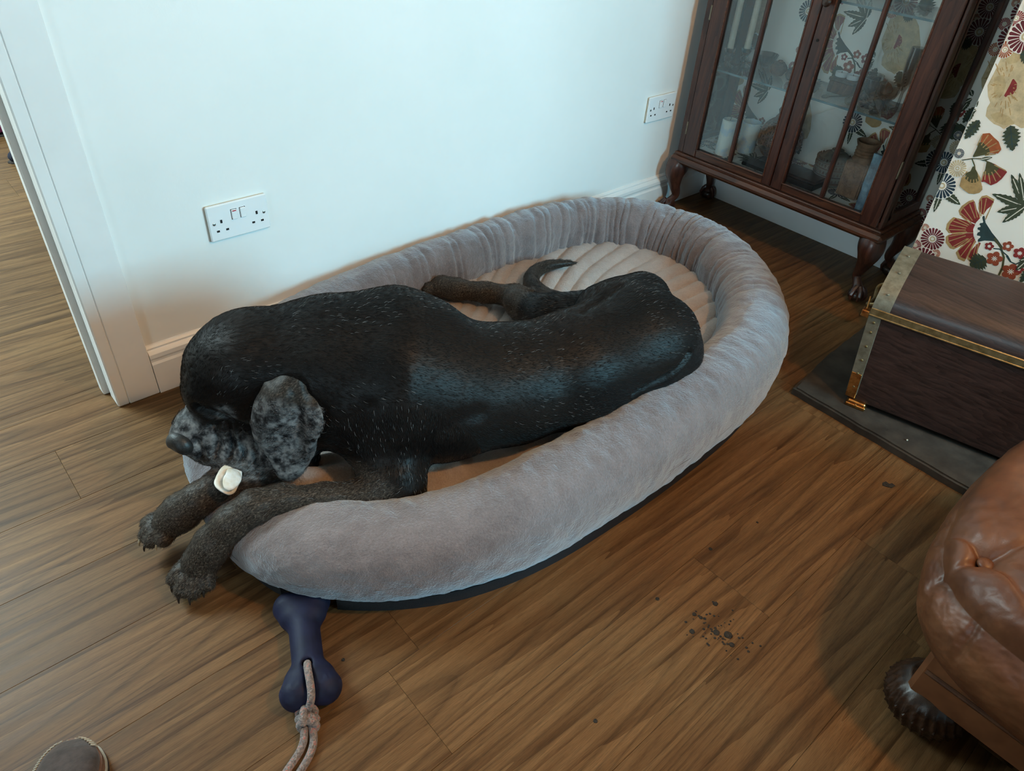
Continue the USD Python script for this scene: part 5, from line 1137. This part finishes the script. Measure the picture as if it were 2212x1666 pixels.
# somebody standing in the hall, only their feet in view
ps = thing('person', 'person in dark trousers and floral slippers standing in the hall beyond the doorway', 'person', (.60, 3.40, 0))
HB = []
def hb(a, ra, b, rb, k=.03): HB.append(('c', (a, ra, b, rb), k))
PX, PY = .62, 3.42
for s, fx_, fy_ in ((1, .50, 3.27), (-1, .43, 3.62)):
    hb((fx_ + .08, fy_, .10), .040, (fx_ + .07, fy_, .28), .052); hb((fx_ + .07, fy_, .28), .055, (PX, PY - s * .08, .50), .058); hb((PX, PY - s * .08, .50), .060, (PX + .02, PY - s * .09, .90), .085)
hb((PX + .02, PY - .07, .95), .12, (PX + .02, PY + .07, .95), .12); hb((PX + .02, PY, .98), .13, (PX + .01, PY, 1.25), .135, .06); hb((PX + .01, PY - .10, 1.34), .075, (PX + .01, PY + .10, 1.34), .075, .05)
for s in (1, -1): hb((PX + .01, PY - s * .17, 1.34), .05, (PX + .02, PY - s * .24, 1.08), .042); hb((PX + .02, PY - s * .24, 1.08), .04, (PX - .08, PY - s * .22, .86), .030); hb((PX - .08, PY - s * .22, .86), .032, (PX - .11, PY - s * .215, .78), .022)
hb((PX, PY, 1.40), .052, (PX - .01, PY, 1.50), .05); HB.append(('e', ((PX - .02, PY, 1.58), (.095, .075, .115), I3), .02)); hb((PX - .11, PY, 1.575), .012, (PX - .125, PY, 1.56), .012, .01)
pm = sdf_mesh(HB, (.2, 3.0, 0), (1.0, 3.9, 1.75), .016)
obj('figure', pm, 'dark_trousers', ps, smooth=True)
obj('hair', sdf_mesh([('e', ((PX + .005, PY, 1.60), (.10, .085, .112), I3), .02), ('c', ((PX + .04, PY, 1.55), .07, (PX + .05, PY, 1.42), .05), .03), ('cut', ((PX - .14, PY, 1.56), .07, (PX - .14, PY, 1.50), .08), .02)], (.3, 3.1, 1.2), (1.0, 3.8, 1.8), .012), 'dark_trousers', ps, smooth=True)
for i, (fx_, fy_) in enumerate(((.50, 3.27), (.43, 3.62))):
    m = sdf_mesh([('c', ((fx_ - .105, fy_, .022), .018, (fx_ - .06, fy_, .034), .036), .02), ('c', ((fx_ - .06, fy_, .034), .038, (fx_ + .05, fy_, .055), .042), .02), ('c', ((fx_ + .05, fy_, .05), .044, (fx_ + .10, fy_, .042), .040), .02)], (fx_ - .2, fy_ - .12, -.02), (fx_ + .2, fy_ + .12, .14), .007)
    m.vertices[:, 2] = np.maximum(m.vertices[:, 2], .001)
    t = thing('floral_slipper', ('dark floral slipper with pointed toe, nearer the doorway', 'dark floral slipper further into the hall')[i], 'slipper', (fx_, fy_, 0), group='floral slippers in the hall'); obj('upper', m, 'floral_fabric', t, smooth=True); obj('sole', prism(ngon((fx_, fy_), .128, .043), .006, ((0, 0, 0), (1, 0, 0), (0, 1, 0), (0, 0, 1))), 'sole_rubber', t)

# ---------------------------------------------------------------- the armchair the picture was taken from
ac = thing('armchair', 'brown leather armchair facing the dog bed, beside the footstool', 'armchair', (.12, -.45, 0))
AX0, AX1, AY0, AY1 = -.40, .80, -1.00, -.16
obj('base', box(AX0 + .02, AX1 - .02, AY0, AY1 - .01, .10, .30, .015), 'leather', ac)
obj('seat_cushion', sdf_mesh([('c', ((AX0 + .26, AY1 - .10, .37), .075, (AX1 - .26, AY1 - .10, .37), .075), .05), ('c', ((AX0 + .26, AY0 + .28, .37), .075, (AX1 - .26, AY0 + .28, .37), .075), .05), ('c', ((AX0 + .26, (AY0 + AY1) / 2, .375), .085, (AX1 - .26, (AY0 + AY1) / 2, .375), .085), .12), ('c', ((AX0 + .26, -.30, .375), .08, (AX1 - .26, -.30, .375), .08), .12)], (AX0, AY0, .2), (AX1, AY1 + .05, .55), .014), 'leather', ac, smooth=True)
for x in (AX0 + .09, AX1 - .09):
    obj('arm', join(box(x - .07, x + .07, AY0 + .02, AY1, .28, .56, .03), tube([(x, AY0 + .02, .57), (x, AY1 - .005, .57)], .088, 28)), 'leather', ac, smooth=40)
obj('back', sdf_mesh([('c', ((AX0 + .10, AY0 + .08, .45), .10, (AX0 + .10, AY0 + .05, .76), .085), .05), ('c', ((AX1 - .10, AY0 + .08, .45), .10, (AX1 - .10, AY0 + .05, .76), .085), .05), ('c', ((AX0 + .12, AY0 + .05, .76), .085, (AX1 - .12, AY0 + .05, .76), .085), .05), ('c', ((AX0 + .12, AY0 + .08, .60), .10, (AX1 - .12, AY0 + .08, .60), .10), .08), ('c', ((AX0 + .12, AY0 + .08, .42), .10, (AX1 - .12, AY0 + .08, .42), .10), .08)], (AX0 - .05, AY0 - .1, .25), (AX1 + .05, AY0 + .3, .95), .014), 'leather', ac, smooth=True)
for x in (AX0 + .09, AX1 - .09):
    for y in (AY0 + .09, AY1 - .09): obj('bun_foot', lathe([(.032, 0), (.050, .02), (.056, .05), (.048, .085), (.036, .102)], 28, (x, y, 0)), 'dark_turned_wood', ac, smooth=40)
